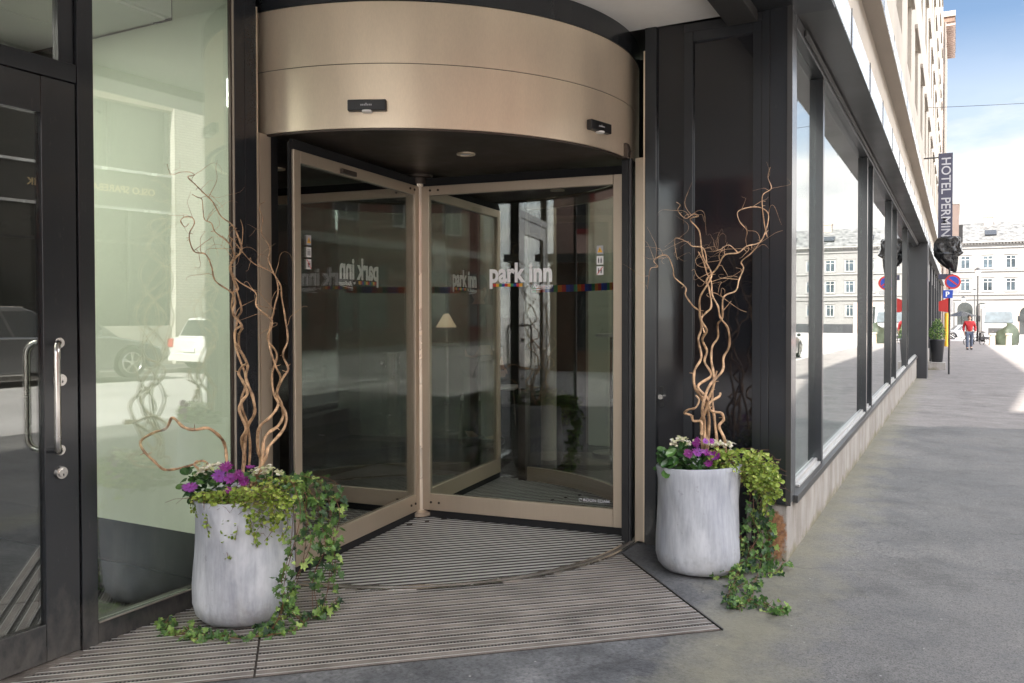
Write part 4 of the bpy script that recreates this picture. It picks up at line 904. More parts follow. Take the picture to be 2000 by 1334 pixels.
for i,(px_,lab) in enumerate(((1938.5,'short stone bollard left of the olive covered object'),(1970.5,'short stone bollard right of the olive covered object'))):
    q=aty(px_,640,59.5); o=MB().cyl((0,0),.17,-.1,.82,16,.15).cyl((0,0),.19,.821,.93,16).build('bollard',BLm,smooth=True); o.location=(q.x,59.5,gz(59.5)-.16); tag(o,lab,'bollard','bollards on the square')
def lamp(x,y,h_,label,double=False):
    r0=empty('street_lamp',(x,y,gz(y)-.16),0,label,'street lamp','old style street lamps on the square')
    MB().cyl((0,0),.10,0,.9,12,.07).cyl((0,0),.055,.9,h_,12,.045).build('pole',M['oppdark'],r0,local=True,smooth=True)
    heads=[-.9,.9] if double else [0]
    if double: MB().tube([(-.9,0,h_-.05),(.9,0,h_-.05)],.04,8).build('crossarm',M['oppdark'],r0,local=True)
    for hx in heads:
        L_=MB().cyl((hx,0),.14,h_+.001,h_+.42,8,.24).build('lantern',M['whitefilm'],r0,local=True); MB().cyl((hx,0),.28,h_+.421,h_+.62,8,.06).build('lantern_cap',M['oppdark'],L_,local=True)
lamp(1.58,76,5.35,'tall black lamp post rising beside the red jacketed man'); lamp(2.0,112,5.0,'lower black lamp post farther back between the arch and the tall lamp')
lamp(-.1,104,3.9,'twin headed lamp post standing before the arched doorway',True); lamp(11.5,92,5.2,'black lamp post mirrored in the second street window'); lamp(20,98,5.2,'black lamp post on the open right side of the square')
# cafe parasol
PG=empty('cafe_parasol',(.6,101,gz(101)-.16),0,'black cafe parasol before the arched doorway','parasol')
MB().cyl((0,0),.04,0,2.6,10).build('pole',M['oppdark'],PG,local=True); MB().cyl((0,0),1.7,2.3,2.85,8,.1).build('canopy',M['tarp'],PG,local=True)
# ---- things on our own pavement further up
SY=25.0
SP=empty('sign_post',(-.13,SY,gz(SY)),0,'grey post with a blue and red no parking disc and a blue P sign','sign post')
pl=aty(1854,600,SY)
MB().cyl((pl.x+.0,SY+.05),.022,gz(SY),2.6,12).build('post',M['char2'],SP,smooth=True)
def disc(c,r,y0,y1,n=32): 
    return [(c[0]+r*math.cos(2*PI*i/n),c[1]+r*math.sin(2*PI*i/n)) for i in range(n)]
q=aty(1861,550.5,SY)
fmy=frame4((0,SY,0),(1,0,0),(0,0,1))
s1=MB().prismM(disc((q.x,q.z),.192,0,0),0,.012,fmy).build('no_parking_disc',M['red'],SP)
MB().prismM(disc((q.x,q.z),.146,0,0),.013,.016,fmy).build('blue_field',M['royal'],s1)
a=.69; MB().prismM([(q.x-.14*math.cos(a)-.013,q.z+.14*math.sin(a)-.013),(q.x-.14*math.cos(a)+.013,q.z+.14*math.sin(a)+.013),(q.x+.14*math.cos(a)+.013,q.z-.14*math.sin(a)+.013),(q.x+.14*math.cos(a)-.013,q.z-.14*math.sin(a)-.013)],.017,.019,fmy).build('red_bar',M['red'],s1)
q2=aty(1861,570,SY); MB().prismM([(q2.x-.2,q2.z-.06),(q2.x+.17,q2.z-.06),(q2.x+.17,q2.z+.06),(q2.x-.2,q2.z+.06)],-.004,.0,fmy).build('sub_plate',M['whitefilm'],SP)
q3=aty(1851,574.5,SY); s3=MB().prismM([(q3.x-.115,q3.z-.105),(q3.x+.115,q3.z-.105),(q3.x+.125,q3.z+.105),(q3.x-.115,q3.z+.105)],0.003,.012,fmy).build('parking_plate',M['royal'],SP)
tp=text_mb('P',.19,offset=.004,extrude=.001); tp.xf(frame4((q3.x-.055,SY-.014,q3.z-.065),(1,0,0),(0,0,1))); tp.build('parking_letter',M['white'],s3)
q4=aty(1849,541,SY); MB().prismM([(q4.x-.2,q4.z-.06),(q4.x+.16,q4.z-.06),(q4.x+.16,q4.z+.08),(q4.x-.2,q4.z+.08)],.0,.006,fmy).build('street_plate',M['navy'],SP)
# black plastic wrapped round the lower end of the banner
b=MB(); q=aty(1852,496,25.4)
ROWS=[(531,1866,1871),(528,1858,1872),(520,1846,1873),(512,1836,1874),(502,1829,1875),(497,1827,1884),(493,1826,1884),(485,1826,1881),(476,1827,1880),(468,1832,1879),(464,1838,1876),(463,1845,1870)]
vs=[];NN=56
fine_rows=[]
for r0_,r1_ in zip(ROWS[:-1],ROWS[1:]):
    for k in range(3): fine_rows.append(tuple(r0_[j]+(r1_[j]-r0_[j])*k/3 for j in range(3)))
fine_rows.append(ROWS[-1])
for j,(yy_,xl,xr) in enumerate(fine_rows):
    A_=aty(xl-3,yy_,25.5); B_=aty(xr-3,yy_,25.5); cx=(A_.x+B_.x)/2; hw=(B_.x-A_.x)/2; dp=min(.2,hw*.8)
    for i in range(NN):
        a=2*PI*i/NN; fo=1+.05*math.sin(9*a+j*.35)+.05*math.sin(5*a-j*.6)+.03*noise.noise(Vector((math.cos(a)*4,math.sin(a)*4,j*.5)))*4
        ca=math.copysign(abs(math.cos(a))**.7,math.cos(a)); sa=math.copysign(abs(math.sin(a))**.8,math.sin(a))
        vs.append((cx+hw*ca*(1+(fo-1)*.4),25.5+dp*sa*fo,A_.z+.012*math.sin(7*a+j)))
nr=len(fine_rows); b.add(vs,[(j*NN+i,j*NN+(i+1)%NN,(j+1)*NN+(i+1)%NN,(j+1)*NN+i) for j in range(nr-1) for i in range(NN)]+[tuple(range(NN))[::-1],tuple(range((nr-1)*NN,nr*NN))])
tag(b.build('plastic_wrapping',M['tarp'],smooth=True,angle=80),'crumpled black plastic sheet tied over the foot of the navy banner sign','plastic sheet')
HS=empty('hanging_banner',(-.5,26,3.4),0,'tall navy vertical hotel banner projecting from the facade above the black plastic','banner sign')
q0=aty(1833,300,26); q1=aty(1860,465,26)
MB().box(q0.x,q1.x,26,26.10,q1.z-.25,q0.z).build('banner_box',M['navy'],HS,bevel=.004)
tt_=fitw(text_mb('HOTEL PERMINALEN',.3,offset=.003,extrude=.001),2.95,.235); tt_.xf(frame4((q0.x+.075,25.997,q0.z-.13),(0,0,-1),(1,0,0))); tt_.build('banner_lettering',M['lace'],HS)
MB().tube([(-.8,26.05,q0.z-.1),(q0.x,26.05,q0.z-.1)],.02,8).build('bracket',M['oppdark'],HS)
# advertising flag, yellow post and its box
FL=empty('advertising_flag',(-.3,28,0),0,'small red and white advertising flag under the P sign','flag')
q=aty(1843,597,28); b=MB(); b.prismM([(q.x-.13,q.z-.16),(q.x+.17,q.z-.20),(q.x+.14,q.z+.24),(q.x-.13,q.z+.12)],0,.01,frame4((0,28,0),(1,0,0),(0,0,1))); b.build('flag_cloth',M['red'],FL)
MB().prismM([(q.x+.02,q.z-.22),(q.x+.24,q.z-.2),(q.x+.24,q.z+.26),(q.x+.16,q.z+.26)],.012,.016,frame4((0,28.02,0),(1,0,0),(0,0,1))).build('white_panel',M['whitefilm'],FL)
MB().tube([(q.x+.17,28.03,gz(28)),(q.x+.17,28.03,q.z+.3)],.014,8).build('flag_pole',M['steel'],FL)
q=aty(1848.5,635,56); tag(MB().cyl((q.x,56),.11,gz(56)-.1,1.55,14).cyl((q.x,56),.13,1.551,1.62,14).build('yellow_post',M['yellow'],smooth=True),'yellow post on the pavement behind the potted conifer','post')
# potted conifer on a stone block
q=aty(1836,700,27.5)
PX,PY=-.46,27.6
tag(MB().box(PX-.22,PX+.22,PY-.3,PY+.3,gz(PY)-.02,gz(PY)+.22).build('stone_block',M['plinth'],bevel=.01),'low stone block under the grey conifer pot beside the shop front','stone block')
tag(MB().lathe((PX,PY,gz(PY)+.222),[(.14,0),(.15,.02),(.2,.62),(.22,.64),(.21,.66),(.17,.64),(.02,.60)],24).build('plant_pot',M['char2'],smooth=True),'tapered dark pot holding a small conifer by the shop front','pot')
def leaf_blob(c,rx,rz,n,size,mat,name,seed,root):
    rnd=random.Random(seed); b=MB()
    for i in range(n):
        a=rnd.uniform(0,2*PI); u=rnd.uniform(-1,1); rr=(rnd.uniform(.35,1))**.5; s=math.sqrt(1-u*u)
        p_=Vector((c[0]+rx*rr*s*math.cos(a)*(1-.3*u),c[1]+rx*rr*s*math.sin(a)*(1-.3*u),c[2]+rz*rr*u)); d=Vector((rnd.gauss(0,1),rnd.gauss(0,1),rnd.gauss(0,1)+.5)).normalized(); e=d.orthogonal().normalized()
        b.add([p_,p_+d*size*.5+e*size*.25,p_+d*size,p_+d*size*.5-e*size*.25],[(0,1,2,3)],rnd.random())
    return b.build(name,mat,root)
cf=empty('potted_conifer',(PX,PY,.6),0,'small rounded conifer growing in the dark pot by the shop front','conifer')
leaf_blob((PX,PY,.86),.21,.36,900,.06,M['ivy'],'crown',5,cf); MB().cyl((PX,PY),.02,.3,.8,8).build('trunk',M['stem'],cf)
# overhead cable
pts=[]
for i in range(25):
    t=i/24; pts.append((-.8+16*t,29+4*t,7.75-1.3*math.sin(PI*t)*.55+t*2.0))
tag(MB().tube(pts,.008,5).build('overhead_cable',M['oppdark']),'thin dark cable strung across the street against the clouds','cable')
# ================================================================ PEOPLE
M['skin']=P('skin',(.50,.29,.20),.55,0,.06,8,60)
M['redj']=P('red_jacket_cloth',(.42,.012,.016),.65,0,.15,10,80,.2,30)
M['jeans']=P('blue_jeans',(.10,.12,.17),.8,0,.2,12,90,.2,60)
M['hair']=P('dark_hair',(.03,.02,.015),.7,0,.2,20,90)
M['darksuit']=P('dark_cloth',(.015,.015,.018),.7,0,.2,10,60)
def skin(name,verts,edges,mat,parent,rt=0,sub=2):
    me=bpy.data.meshes.new(name); bm=bmesh.new(); L_=bm.verts.layers.skin.verify(); vv=[]
    for i,(p_,r_) in enumerate(verts):
        v=bm.verts.new(p_); v[L_].radius=(r_ if isinstance(r_,tuple) else (r_,r_)); v[L_].use_root=(i==rt); vv.append(v)
    for a,b_ in edges: bm.edges.new((vv[a],vv[b_]))
    bm.to_mesh(me); bm.free(); me.materials.append(mat); o=bpy.data.objects.new(name,me); col.objects.link(o)
    sk=o.modifiers.new('skin','SKIN'); sk.use_smooth_shade=True; ss=o.modifiers.new('sub','SUBSURF'); ss.levels=sub; ss.render_levels=sub
    o.parent=parent; return o
def person(loc,rz,label,top,bottom,stride=.22,arm=.12,hold=None,shoe=None):
    r0=empty('person',loc,rz,label,'person')
    s=stride
    # facing -Y
    J=[((0,0,.95),.13),((0,0,1.15),.125),((0,0,1.36),.145),((0,0,1.50),.06),((0,-.01,1.56),.055),
       ((-.10,0,.88),.10),((-.11,-s*.6,.50),.065),((-.11,-s*.55,.10),.045),((-.11,-s*.55-.14,.04),.04),
       ((.10,0,.88),.10),((.11,s*.25,.50),.065),((.11,s*.85,.13),.045),((.11,s*.85-.12,.05),.04),
       ((-.19,0,1.42),.06),((-.26,.03,1.14),.045),((-.25,-.07,.90),.035),((-.24,-.12,.81),.03),
       ((.19,0,1.42),.06),((.26,.03,1.14),.045),((.25,-.12,.92),.035),((.23,-.17,.84),.03)]
    E_=[(0,1),(1,2),(2,3),(3,4),(0,5),(5,6),(6,7),(7,8),(0,9),(9,10),(10,11),(11,12),(2,13),(13,14),(14,15),(15,16),(2,17),(17,18),(18,19),(19,20)]
    body=skin('body',J,E_,M['skin'],r0)
    hd=MB(); 
    prof=[(.012,-.125),(.045,-.115),(.062,-.08),(.073,-.03),(.077,.02),(.075,.06),(.058,.10),(.03,.122),(.005,.128)]
    hd.lathe((0,0,0),prof,24,lambda r,z,a:(r*(1+.18*abs(math.sin(a))+(.12*math.exp(-((z+.015)/.022)**2)*math.exp(-((a-1.5*PI)/.22)**2))),z)); hd.v=[(x,y,z+1.655) for x,y,z in hd.v]
    h_=hd.build('head',M['skin'],r0,local=True,smooth=True)
    for sx in (-1,1):
        MB().tube([(sx*.028,-.082,1.67),(sx*.028,-.090,1.67)],.011,8).build('eye',M['oppdark'],h_,local=True); MB().tube([(sx*.074,.0,1.65),(sx*.090,.005,1.655)],[.028,.018],8).build('ear',M['skin'],h_,local=True)
    MB().box(-.022,.022,-.090,-.080,1.600,1.607).build('mouth',M['redfr'],h_,local=True)
    hr=MB(); hr.lathe((0,.012,1.665),[(.088,-.02),(.090,.03),(.086,.07),(.066,.112),(.035,.135),(.004,.142)],20,lambda r,z,a:(r*(1+.12*abs(math.sin(a))),z)); hr.build('hair',M['hair'],h_,local=True,smooth=True)
    # fingers: one short chain per finger on each hand
    for hx,hy,hz in ((-.24,-.12,.81),(.23,-.17,.84)):
        for f_ in range(4):
            fb=MB().tube([(hx,hy-.03+.018*f_,hz-.01),(hx+.004,hy-.035+.019*f_,hz-.05),(hx+.012*(1 if hx<0 else -1),hy-.036+.019*f_,hz-.085+.006*abs(f_-1.3))],[.010,.009,.007],6); fb.build('finger',M['skin'],body,local=True,smooth=True)
        MB().tube([(hx,hy-.03,hz+.005),(hx+.01*(1 if hx<0 else -1),hy-.062,hz-.02),(hx+.014*(1 if hx<0 else -1),hy-.07,hz-.045)],[.012,.010,.008],6).build('thumb',M['skin'],body,local=True,smooth=True)
    T_=[((0,0,.90),.165),((0,0,1.12),.155),((0,0,1.34),.175),((0,0,1.49),.075),((-.2,0,1.42),.085),((-.275,.03,1.14),.066),((-.26,-.06,.93),.05),((.2,0,1.42),.085),((.275,.03,1.14),.066),((.26,-.11,.955),.05)]
    skin('jacket',T_,[(0,1),(1,2),(2,3),(2,4),(4,5),(5,6),(2,7),(7,8),(8,9)],top,r0)
    L_=[((0,0,.92),.14),((-.10,0,.86),.115),((-.11,-s*.6,.50),.085),((-.11,-s*.55,.09),.066),((.10,0,.86),.115),((.11,s*.25,.50),.085),((.11,s*.82,.13),.066)]
    skin('trousers',L_,[(0,1),(1,2),(2,3),(0,4),(4,5),(5,6)],bottom,r0)
    for sx,yy in ((-.11,-s*.55),(.11,s*.85)):
        MB().box(sx-.048,sx+.048,yy-.20,yy+.08,.0,.09).build('shoe',M['black'],r0,local=True,bevel=.03,smooth=True)
    return r0
q=aty(1893,682,49.5)
person((q.x,49.5,gz(49.5)+.005),R(8),'man in a red jacket and blue jeans walking towards the viewer on the pavement',M['redj'],M['jeans'],.20)
person((-4.42,7.6,.008),R(160),'person in dark clothes standing inside the lobby behind the door glass',M['darksuit'],M['darksuit'],.06)
# ================================================================ LOBBY THINGS
tag(MB().cyl((-6.66,9.1),.13,.007,.84,28).cyl((-6.66,9.1),.138,.841,.88,28).build('ash_bin',M['steel'],smooth=True),'tall chrome cylinder bin standing in the lobby behind the left wing','bin')
LT=empty('table_lamp',(-5.3,8.35,0),0,'small lamp with a pale conical shade standing on a high round table in the lobby','lamp')
MB().cyl((-5.3,8.35),.015,1.08,1.24,12).cyl((-5.3,8.35),.07,1.061,1.079,20).build('stand',M['steel'],LT,smooth=True); MB().cyl((-5.3,8.35),.125,1.241,1.40,28,.03).build('lamp_shade',M['shade'],LT,smooth=True)
def table(x,y,r_,h_,label,top):
    TB=empty('round_table',(x,y,0),0,label,'table')
    MB().cyl((x,y),r_,h_-.03,h_,36).build('table_top',top,TB,smooth=True); MB().cyl((x,y),.03,.03,h_-.031,16).cyl((x,y),.2,.007,.029,28).build('pedestal',M['steel'],TB,smooth=True)
table(-5.3,8.35,.3,1.06,'high round table carrying the pale cone lamp in the lobby',M['wood'])
table(-2.98,7.75,.17,1.20,'high round table by the pale green wall in the lobby',M['whitefilm'])
def chair(x,y,rz,label):
    r0=empty('lobby_chair',(x,y,.007),rz,label,'chair','pale lobby chairs')
    MB().box(-.22,.22,-.22,.22,.43,.47).build('seat',M['whitefilm'],r0,local=True,bevel=.015)
    for i in range(5): pass
    b=MB()
    for i in range(5): b.box(-.2+.09*i,-.16+.09*i,.19,.215,.50,.86)
    b.box(-.22,.22,.185,.22,.861,.92); b.build('backrest',M['whitefilm'],r0,local=True)
    for sx in (-.2,.2):
        for sy in (-.2,.2): MB().tube([(sx,sy,.43),(sx*1.15,sy*1.15,0)],.014,8).build('leg',M['steel'],r0,local=True)
chair(-4.75,8.2,.5,'pale slatted chair nearest the person in the lobby'); chair(-5.15,9.4,1.9,'pale slatted chair farthest back in the lobby')
tag(MB().box(-7.6,-7.0,9.9,9.93,1.15,1.75).build('wall_notice',M['paper']),'pinkish printed notice board hanging in the lobby behind the left wing','notice')
# ================================================================ PLANTERS
D1,D2=3.855,4.575
C1=Vector((-2.88,2.81,0)); C2=Vector((-1.235,4.50,0))
def planter(c,label,seed,rot):
    prof=[(.02,.010),(.15,.006),(.185,.012),(.212,.042),(.225,.09),(.228,.17),(.226,.27),(.223,.36),(.223,.45),(.227,.53),(.230,.568),(.228,.574),(.214,.574),(.210,.562),(.205,.50),(.02,.49)]
    def wob(r,z,a):
        k=1 if r>.1 else 0
        return (r+k*(.006*math.sin(2*a+rot+z*6)+.004*math.sin(3*a+z*9+rot)+.0016*math.sin(11*a+z*20)), z+ (.010*math.sin(a+rot)*(z/.57)**2 if z>.3 else 0))
    r0=empty('plant_pot',(c.x,c.y,c.z),0,label,'plant pot','whitewashed entrance pots')
    # finer profile
    pf=[]
    for (r0_,z0),(r1,z1) in zip(prof[:-1],prof[1:]):
        n=max(1,int(math.hypot(r1-r0_,z1-z0)/.02))
        for i in range(n): pf.append((r0_+(r1-r0_)*i/n,z0+(z1-z0)*i/n))
    pf.append(prof[-1])
    MB().lathe((c.x,c.y,c.z+(.009 if c is C1 else .002)),pf,72,wob).build('pot_body',M['planter'],r0,smooth=True,angle=60)
    MB().lathe((c.x,c.y,c.z),[(.2045,.515),(.18,.53),(.1,.55),(.01,.556)],40,lambda r,z,a:(r,z+.006*math.sin(7*a+r*30))).build('soil',M['soil'],r0,smooth=True)
planter(C1,'left whitewashed stoneware pot standing on the ribbed entrance mat',1,.6)
planter(C2,'right whitewashed stoneware pot standing on the slate ground at the building corner',2,2.2)
def smoothpath(P_,n=5):
    out=[]
    for i in range(len(P_)-1):
        p0=P_[max(i-1,0)];p1=P_[i];p2=P_[i+1];p3=P_[min(i+2,len(P_)-1)]
        for k in range(n):
            t=k/n; out.append(.5*((2*p1)+(p2-p0)*t+(2*p0-5*p1+4*p2-p3)*t*t+(3*p1-p0-3*p2+p3)*t**3))
    out.append(P_[-1]); return out
def branch(zp,aff,depth,r0,r1,label,seed,group,phase=0,amp=.05,twigs=6,tl=.16):
    rnd=random.Random(seed); sx,ox,sy,oy=aff; n=len(zp); pts=[]
    for i,(x,y) in enumerate(zp):
        d=depth+amp*math.sin(phase+i*.9)*(min(1,i/2.))+ (i/n)*.06*math.sin(phase*2)
        pts.append(at(ox+x/sx,oy+y/sy,d))
    sp=smoothpath(pts,6); L=len(sp); rad=[]
    for i in range(L):
        t=i/(L-1); rad.append(.9*(r0+(r1-r0)*t**.8)*(1+.10*math.sin(i*1.1+seed)+.07*rnd.uniform(-1,1)))
    root=empty('willow_branch',sp[0],0,label,'willow branch',group)
    MB().tube(sp,rad,9).build('stem',M['willow'],root,smooth=True,angle=80)
    for k in range(twigs):
        i=int(L*rnd.uniform(.5,.97)); p_=sp[i]; d=Vector((rnd.uniform(-1,1),rnd.uniform(-.5,.5),rnd.uniform(-.2,1))).normalized(); ax=Vector((rnd.uniform(-1,1),rnd.uniform(-1,1),rnd.uniform(-1,1))).normalized()
        q=[p_.copy()]; ln=rnd.uniform(.4,1)*tl; st=14; curl=rnd.uniform(14,34)*rnd.choice((-1,1))
        for s in range(st):
            d=Matrix.Rotation(R(curl*(.6+.8*math.sin(s*.55+k))),3,ax)@d
            if s%4==0: ax=(ax+Vector((rnd.uniform(-1,1),rnd.uniform(-1,1),rnd.uniform(-1,1)))*.6).normalized()
            q.append(q[-1]+d*ln/st*1.5)
        rr=min(rad[i]*.5,.0028); MB().tube(q,[rr*(1-.75*s/st) for s in range(len(q))],5).build('curled_twig',M['willow'],root,smooth=True,angle=80)
    for k in range(max(2,L//22)):   # little buds and snags
        i=int(L*rnd.uniform(.1,.9)); d=(sp[min(i+1,L-1)]-sp[i]).normalized().orthogonal(); d=Matrix.Rotation(rnd.uniform(0,6.28),3,(sp[min(i+1,L-1)]-sp[i]).normalized())@d
        MB().tube([sp[i],sp[i]+d*(rad[i]+.012)],[rad[i]*.45,.001],6).build('bud',M['willow'],root,smooth=True)
    return root
A1=(2.15,320,2.15,320); A0=(1.817,0,1.817,600); A2=(2.3,1250,2.3,320)
G1='corkscrew willow branches in the left pot'; G2='corkscrew willow branches in the right pot'
branch([(345,1380),(332,1290),(340,1230),(327,1160),(345,1110),(318,1040),(326,1000),(350,965),(335,920),(314,880),(330,850),(348,835),(325,790),(300,750),(300,700),(325,675),(300,640),(285,600),(290,550),(270,530),(215,490),(200,430),(175,380),(130,370),(110,330),(108,290),(128,250),(118,225),(90,222),(70,240),(88,265),(104,252)],A1,D1,.0100,.0016,'thick left willow stem ending in a hooked loop high over the pale green glass',11,G1,0,.05,9)
branch([(330,1370),(335,1240),(350,1110),(380,1050),(375,985),(345,900),(352,850),(335,810),(318,780),(315,720),(328,680),(290,630),(300,580),(292,540),(312,520),(275,440),(298,400),(285,350),(260,320),(215,285),(200,250),(172,235),(165,200),(160,150),(140,140),(118,128)],A1,D1,.0095,.0015,'left pot willow stem that weaves round the hooked one and forks against the dark column',12,G1,1.3,.06,10)
branch([(350,1350),(362,1200),(352,1100),(325,1000),(345,900),(300,760),(310,650),(325,600),(280,430),(325,370),(320,330),(290,260),(240,220),(205,160),(170,125),(130,85),(100,55),(128,48),(110,35),(70,35),(30,45),(14,0)],A1,D1+.05,.0075,.0012,'thinnest willow stem of the left pot, reaching highest and farthest left',13,G1,2.1,.05,10)
branch([(365,1360),(372,1330),(410,1260),(395,1200),(400,1110),(450,1060),(480,1010),(460,960),(455,880),(475,800),(435,735),(455,660),(390,600),(385,540),(310,490),(280,430),(320,370),(332,280),(322,235)],A1,D1-.04,.0105,.0016,'left pot willow stem crossing from the bronze jamb to the dark column',14,G1,.5,.06,8)
branch([(372,1350),(385,1310),(430,1230),(440,1190),(505,1110),(510,1040),(470,980),(490,900),(470,850),(440,740),(465,600),(480,530),(460,460),(380,420),(330,370),(300,330),(270,300)],A1,D1+.02,.0105,.0015,'left pot willow stem bulging right over the black jamb then bending left',15,G1,3.2,.06,8)
branch([(385,1350),(410,1270),(425,1150),(480,1100),(500,1060),(495,1010),(475,960),(500,900),(522,860),(500,800),(520,740),(510,650),(495,560),(490,510),(460,455),(440,400),(445,350),(410,290),(415,230),(400,180),(425,158)],A1,D1-.02,.0095,.0012,'rightmost willow stem of the left pot, climbing the bronze jamb to a fine tip',16,G1,4.4,.05,4)
branch([(815,590),(805,550),(800,500),(785,465),(740,430),(690,435),(650,425),(612,392),(590,430),(545,445),(500,475),(510,510),(550,550),(580,575),(620,575),(680,560),(720,545),(745,570),(715,578),(690,560),(700,545)],A0,D1-.06,.0085,.0055,'low willow branch arching left in a wide loop over the flowers',17,G1,.2,.09,0)
branch([(282,1300),(280,1240),(275,1150),(300,1100),(275,1050),(245,1000),(245,930),(275,870),(262,790),(275,740),(270,670),(270,600),(310,530),(320,490),(285,420),(275,370),(265,300),(225,250),(262,235),(240,225),(205,245),(170,210),(180,185),(163,172)],A2,D2,.0110,.0014,'left hand willow stem of the right pot, ending in a hook beside the gloss panel',21,G2,0,.05,7)
branch([(302,1300),(300,1240),(275,1180),(290,1120),(305,1060),(260,1000),(320,950),(290,890),(300,840),(280,790),(300,750),(275,700),(295,670),(320,640),(310,560),(300,520),(345,470),(380,410),(440,400),(480,370),(545,345),(578,240),(550,200),(495,195),(440,215),(448,260),(480,300),(475,340),(480,370)],A2,D2-.03,.0105,.0016,'right pot willow stem that sweeps right and curls in a ring near the top',22,G2,1,.06,12)
branch([(300,1300),(310,1150),(300,1080),(330,1000),(330,940),(320,880),(325,820),(350,780),(350,720),(370,690),(375,600),(430,570),(445,520),(465,470),(455,440),(500,400),(530,365),(560,320),(575,300)],A2,D2+.03,.0105,.0017,'right pot willow stem leaning right towards the corner pilaster',23,G2,2,.06,9)
branch([(288,1300),(290,1170),(280,1100),(310,1000),(370,930),(375,870),(400,820),(395,740),(360,690),(350,640),(325,590),(320,530),(300,490),(285,440),(262,395)],A2,D2-.05,.0105,.003,'right pot willow stem bowing widest in the middle of the bundle',24,G2,3,.05,5)
branch([(350,1310),(345,1240),(335,1150),(325,1060),(330,990),(345,930)],A2,D2-.07,.0095,.006,'short straight willow stub on the right of the right pot bundle',25,G2,4,.03,0)
branch([(385,1310),(378,1235),(355,1180),(375,1150),(365,1120),(320,1110),(312,1075),(355,1045),(360,1030)],A2,D2-.09,.0100,.007,'short zigzag willow piece at the foot of the right pot bundle',26,G2,5,.03,0)
branch([(275,1215),(275,1160),(240,1155),(230,1130),(200,1120),(215,1105),(250,1095),(265,1060),(250,1040)],A2,D2-.1,.0085,.005,'knuckle shaped willow piece sticking out left just above the right pot flowers',27,G2,5.5,.03,0)
branch([(290,760),(268,690),(265,660),(240,640),(205,590),(205,555),(155,510),(148,470),(125,415),(90,415),(62,435),(80,462),(48,470),(38,520),(33,562)],A2,D2+.02,.0055,.0012,'fine willow side shoot drooping far left over the bronze jamb',28,G2,.7,.06,8)
branch([(300,440),(285,380),(235,370),(210,350),(160,335),(158,378),(168,430)],A2,D2-.02,.0038,.0012,'fine willow side shoot forking left above the gloss side panel',29,G2,1.7,.05,6)
branch([(572,330),(560,280),(550,200),(552,140),(590,110),(575,60),(585,15)],A2,D2-.02,.0038,.0011,'fine willow tip reaching highest in the right pot',30,G2,2.7,.04,3)
branch([(440,400),(400,365),(360,385),(330,395)],A2,D2-.05,.0035,.0012,'curled willow twig over the gloss panel left of the ring',31,G2,2.7,.05,9)
# ---------------------------------------------------------------- leaves
IVY=[(0,0),(-.30,-.16),(-.52,.06),(-.34,.26),(-.42,.58),(-.15,.55),(0,1.0),(.15,.55),(.42,.58),(.34,.26),(.52,.06),(.30,-.16)]
def basis(nrm,d):
    nrm=nrm.normalized(); d=(d-nrm*d.dot(nrm)); d=d.normalized() if d.length>1e-5 else nrm.orthogonal().normalized(); return d.cross(nrm),d,nrm
def add_leaf(b,p_,nrm,d,size,shape,kind,cup=.12):
    x,y,n=basis(nrm,d); vs=[p_+y*size*.35+n*size*(-cup)]
    for (u,v) in shape: vs.append(p_+x*u*size+y*v*size+n*size*cup*(abs(u)*1.2-.2*v*v))
    k=len(shape); b.add(vs,[(0,1+i,1+(i+1)%k) for i in range(k)],kind)
ROUND=[(0,0),(-.34,.15),(-.46,.5),(-.3,.85),(0,1),(.3,.85),(.46,.5),(.34,.15)]
OVAL=[(0,0),(-.2,.18),(-.33,.45),(-.30,.75),(-.12,.97),(.12,.97),(.30,.75),(.33,.45),(.2,.18)]
def vine(b,st,path,rnd,n,size,shape,kindr,sr=.0016,spread=.02,petiole=.02,up=.4):
    sp=smoothpath(path,5); st.tube(sp,sr,5); L=len(sp)
    for k in range(n):
        i=min(L-2,int(rnd.random()*(L-1))); t=rnd.random(); p_=sp[i].lerp(sp[i+1],t); o_=Vector((rnd.gauss(0,1),rnd.gauss(0,1),rnd.gauss(0,.7))).normalized()
        q=p_+o_*petiole*rnd.uniform(.5,1.6); st.tube([p_,q],sr*.5,3) if petiole>.012 and rnd.random()<.6 else None
        to=(CAM-q).normalized(); nrm=(to*.55+Vector((rnd.gauss(0,.6),rnd.gauss(0,.6),up+rnd.gauss(0,.4)))).normalized()
        add_leaf(b,q,nrm,o_*.6+Vector((0,0,-.8)),size*rnd.uniform(.55,1.25),shape,min(1,max(0,rnd.gauss(*kindr))))
def pathpx(pl,depth,clampc=None):
    out=[]
    for q in pl:
        d=depth+(q[2] if len(q)>2 else 0); v=at(q[0],q[1],d)
        if v.z<.02: 
            r_=ray(q[0],q[1]); v=CAM+r_*((.02-CAM.z)/r_.z)
        out.append(v)
    return out
def ivy_plant(label,paths,depth,seed,size=.034,dens=1.0):
    rnd=random.Random(seed); root=empty('ivy_plant',paths and at(paths[0][0][0],paths[0][0][1],depth),0,label,'ivy'); b=MB(); st=MB()
    for pth in paths:
        pl=pth
        for j in range(2):
            jit=[(x+rnd.gauss(0,5)*(0 if i==0 else 1),y+rnd.gauss(0,3),(q_[0] if q_ else 0)+rnd.gauss(0,.02)) for i,(x,y,*q_) in enumerate(pl)]
            P3=pathpx(jit,depth); ln=sum((P3[i+1]-P3[i]).length for i in range(len(P3)-1))
            vine(b,st,P3,rnd,int(ln*66*dens),size*rnd.choice((.7,1,1.1)),IVY,(.42,.30),.0014,petiole=.022)
    b.build('ivy_leaves',M['ivy'],root); st.build('ivy_stems',M['stem'],root,smooth=True)
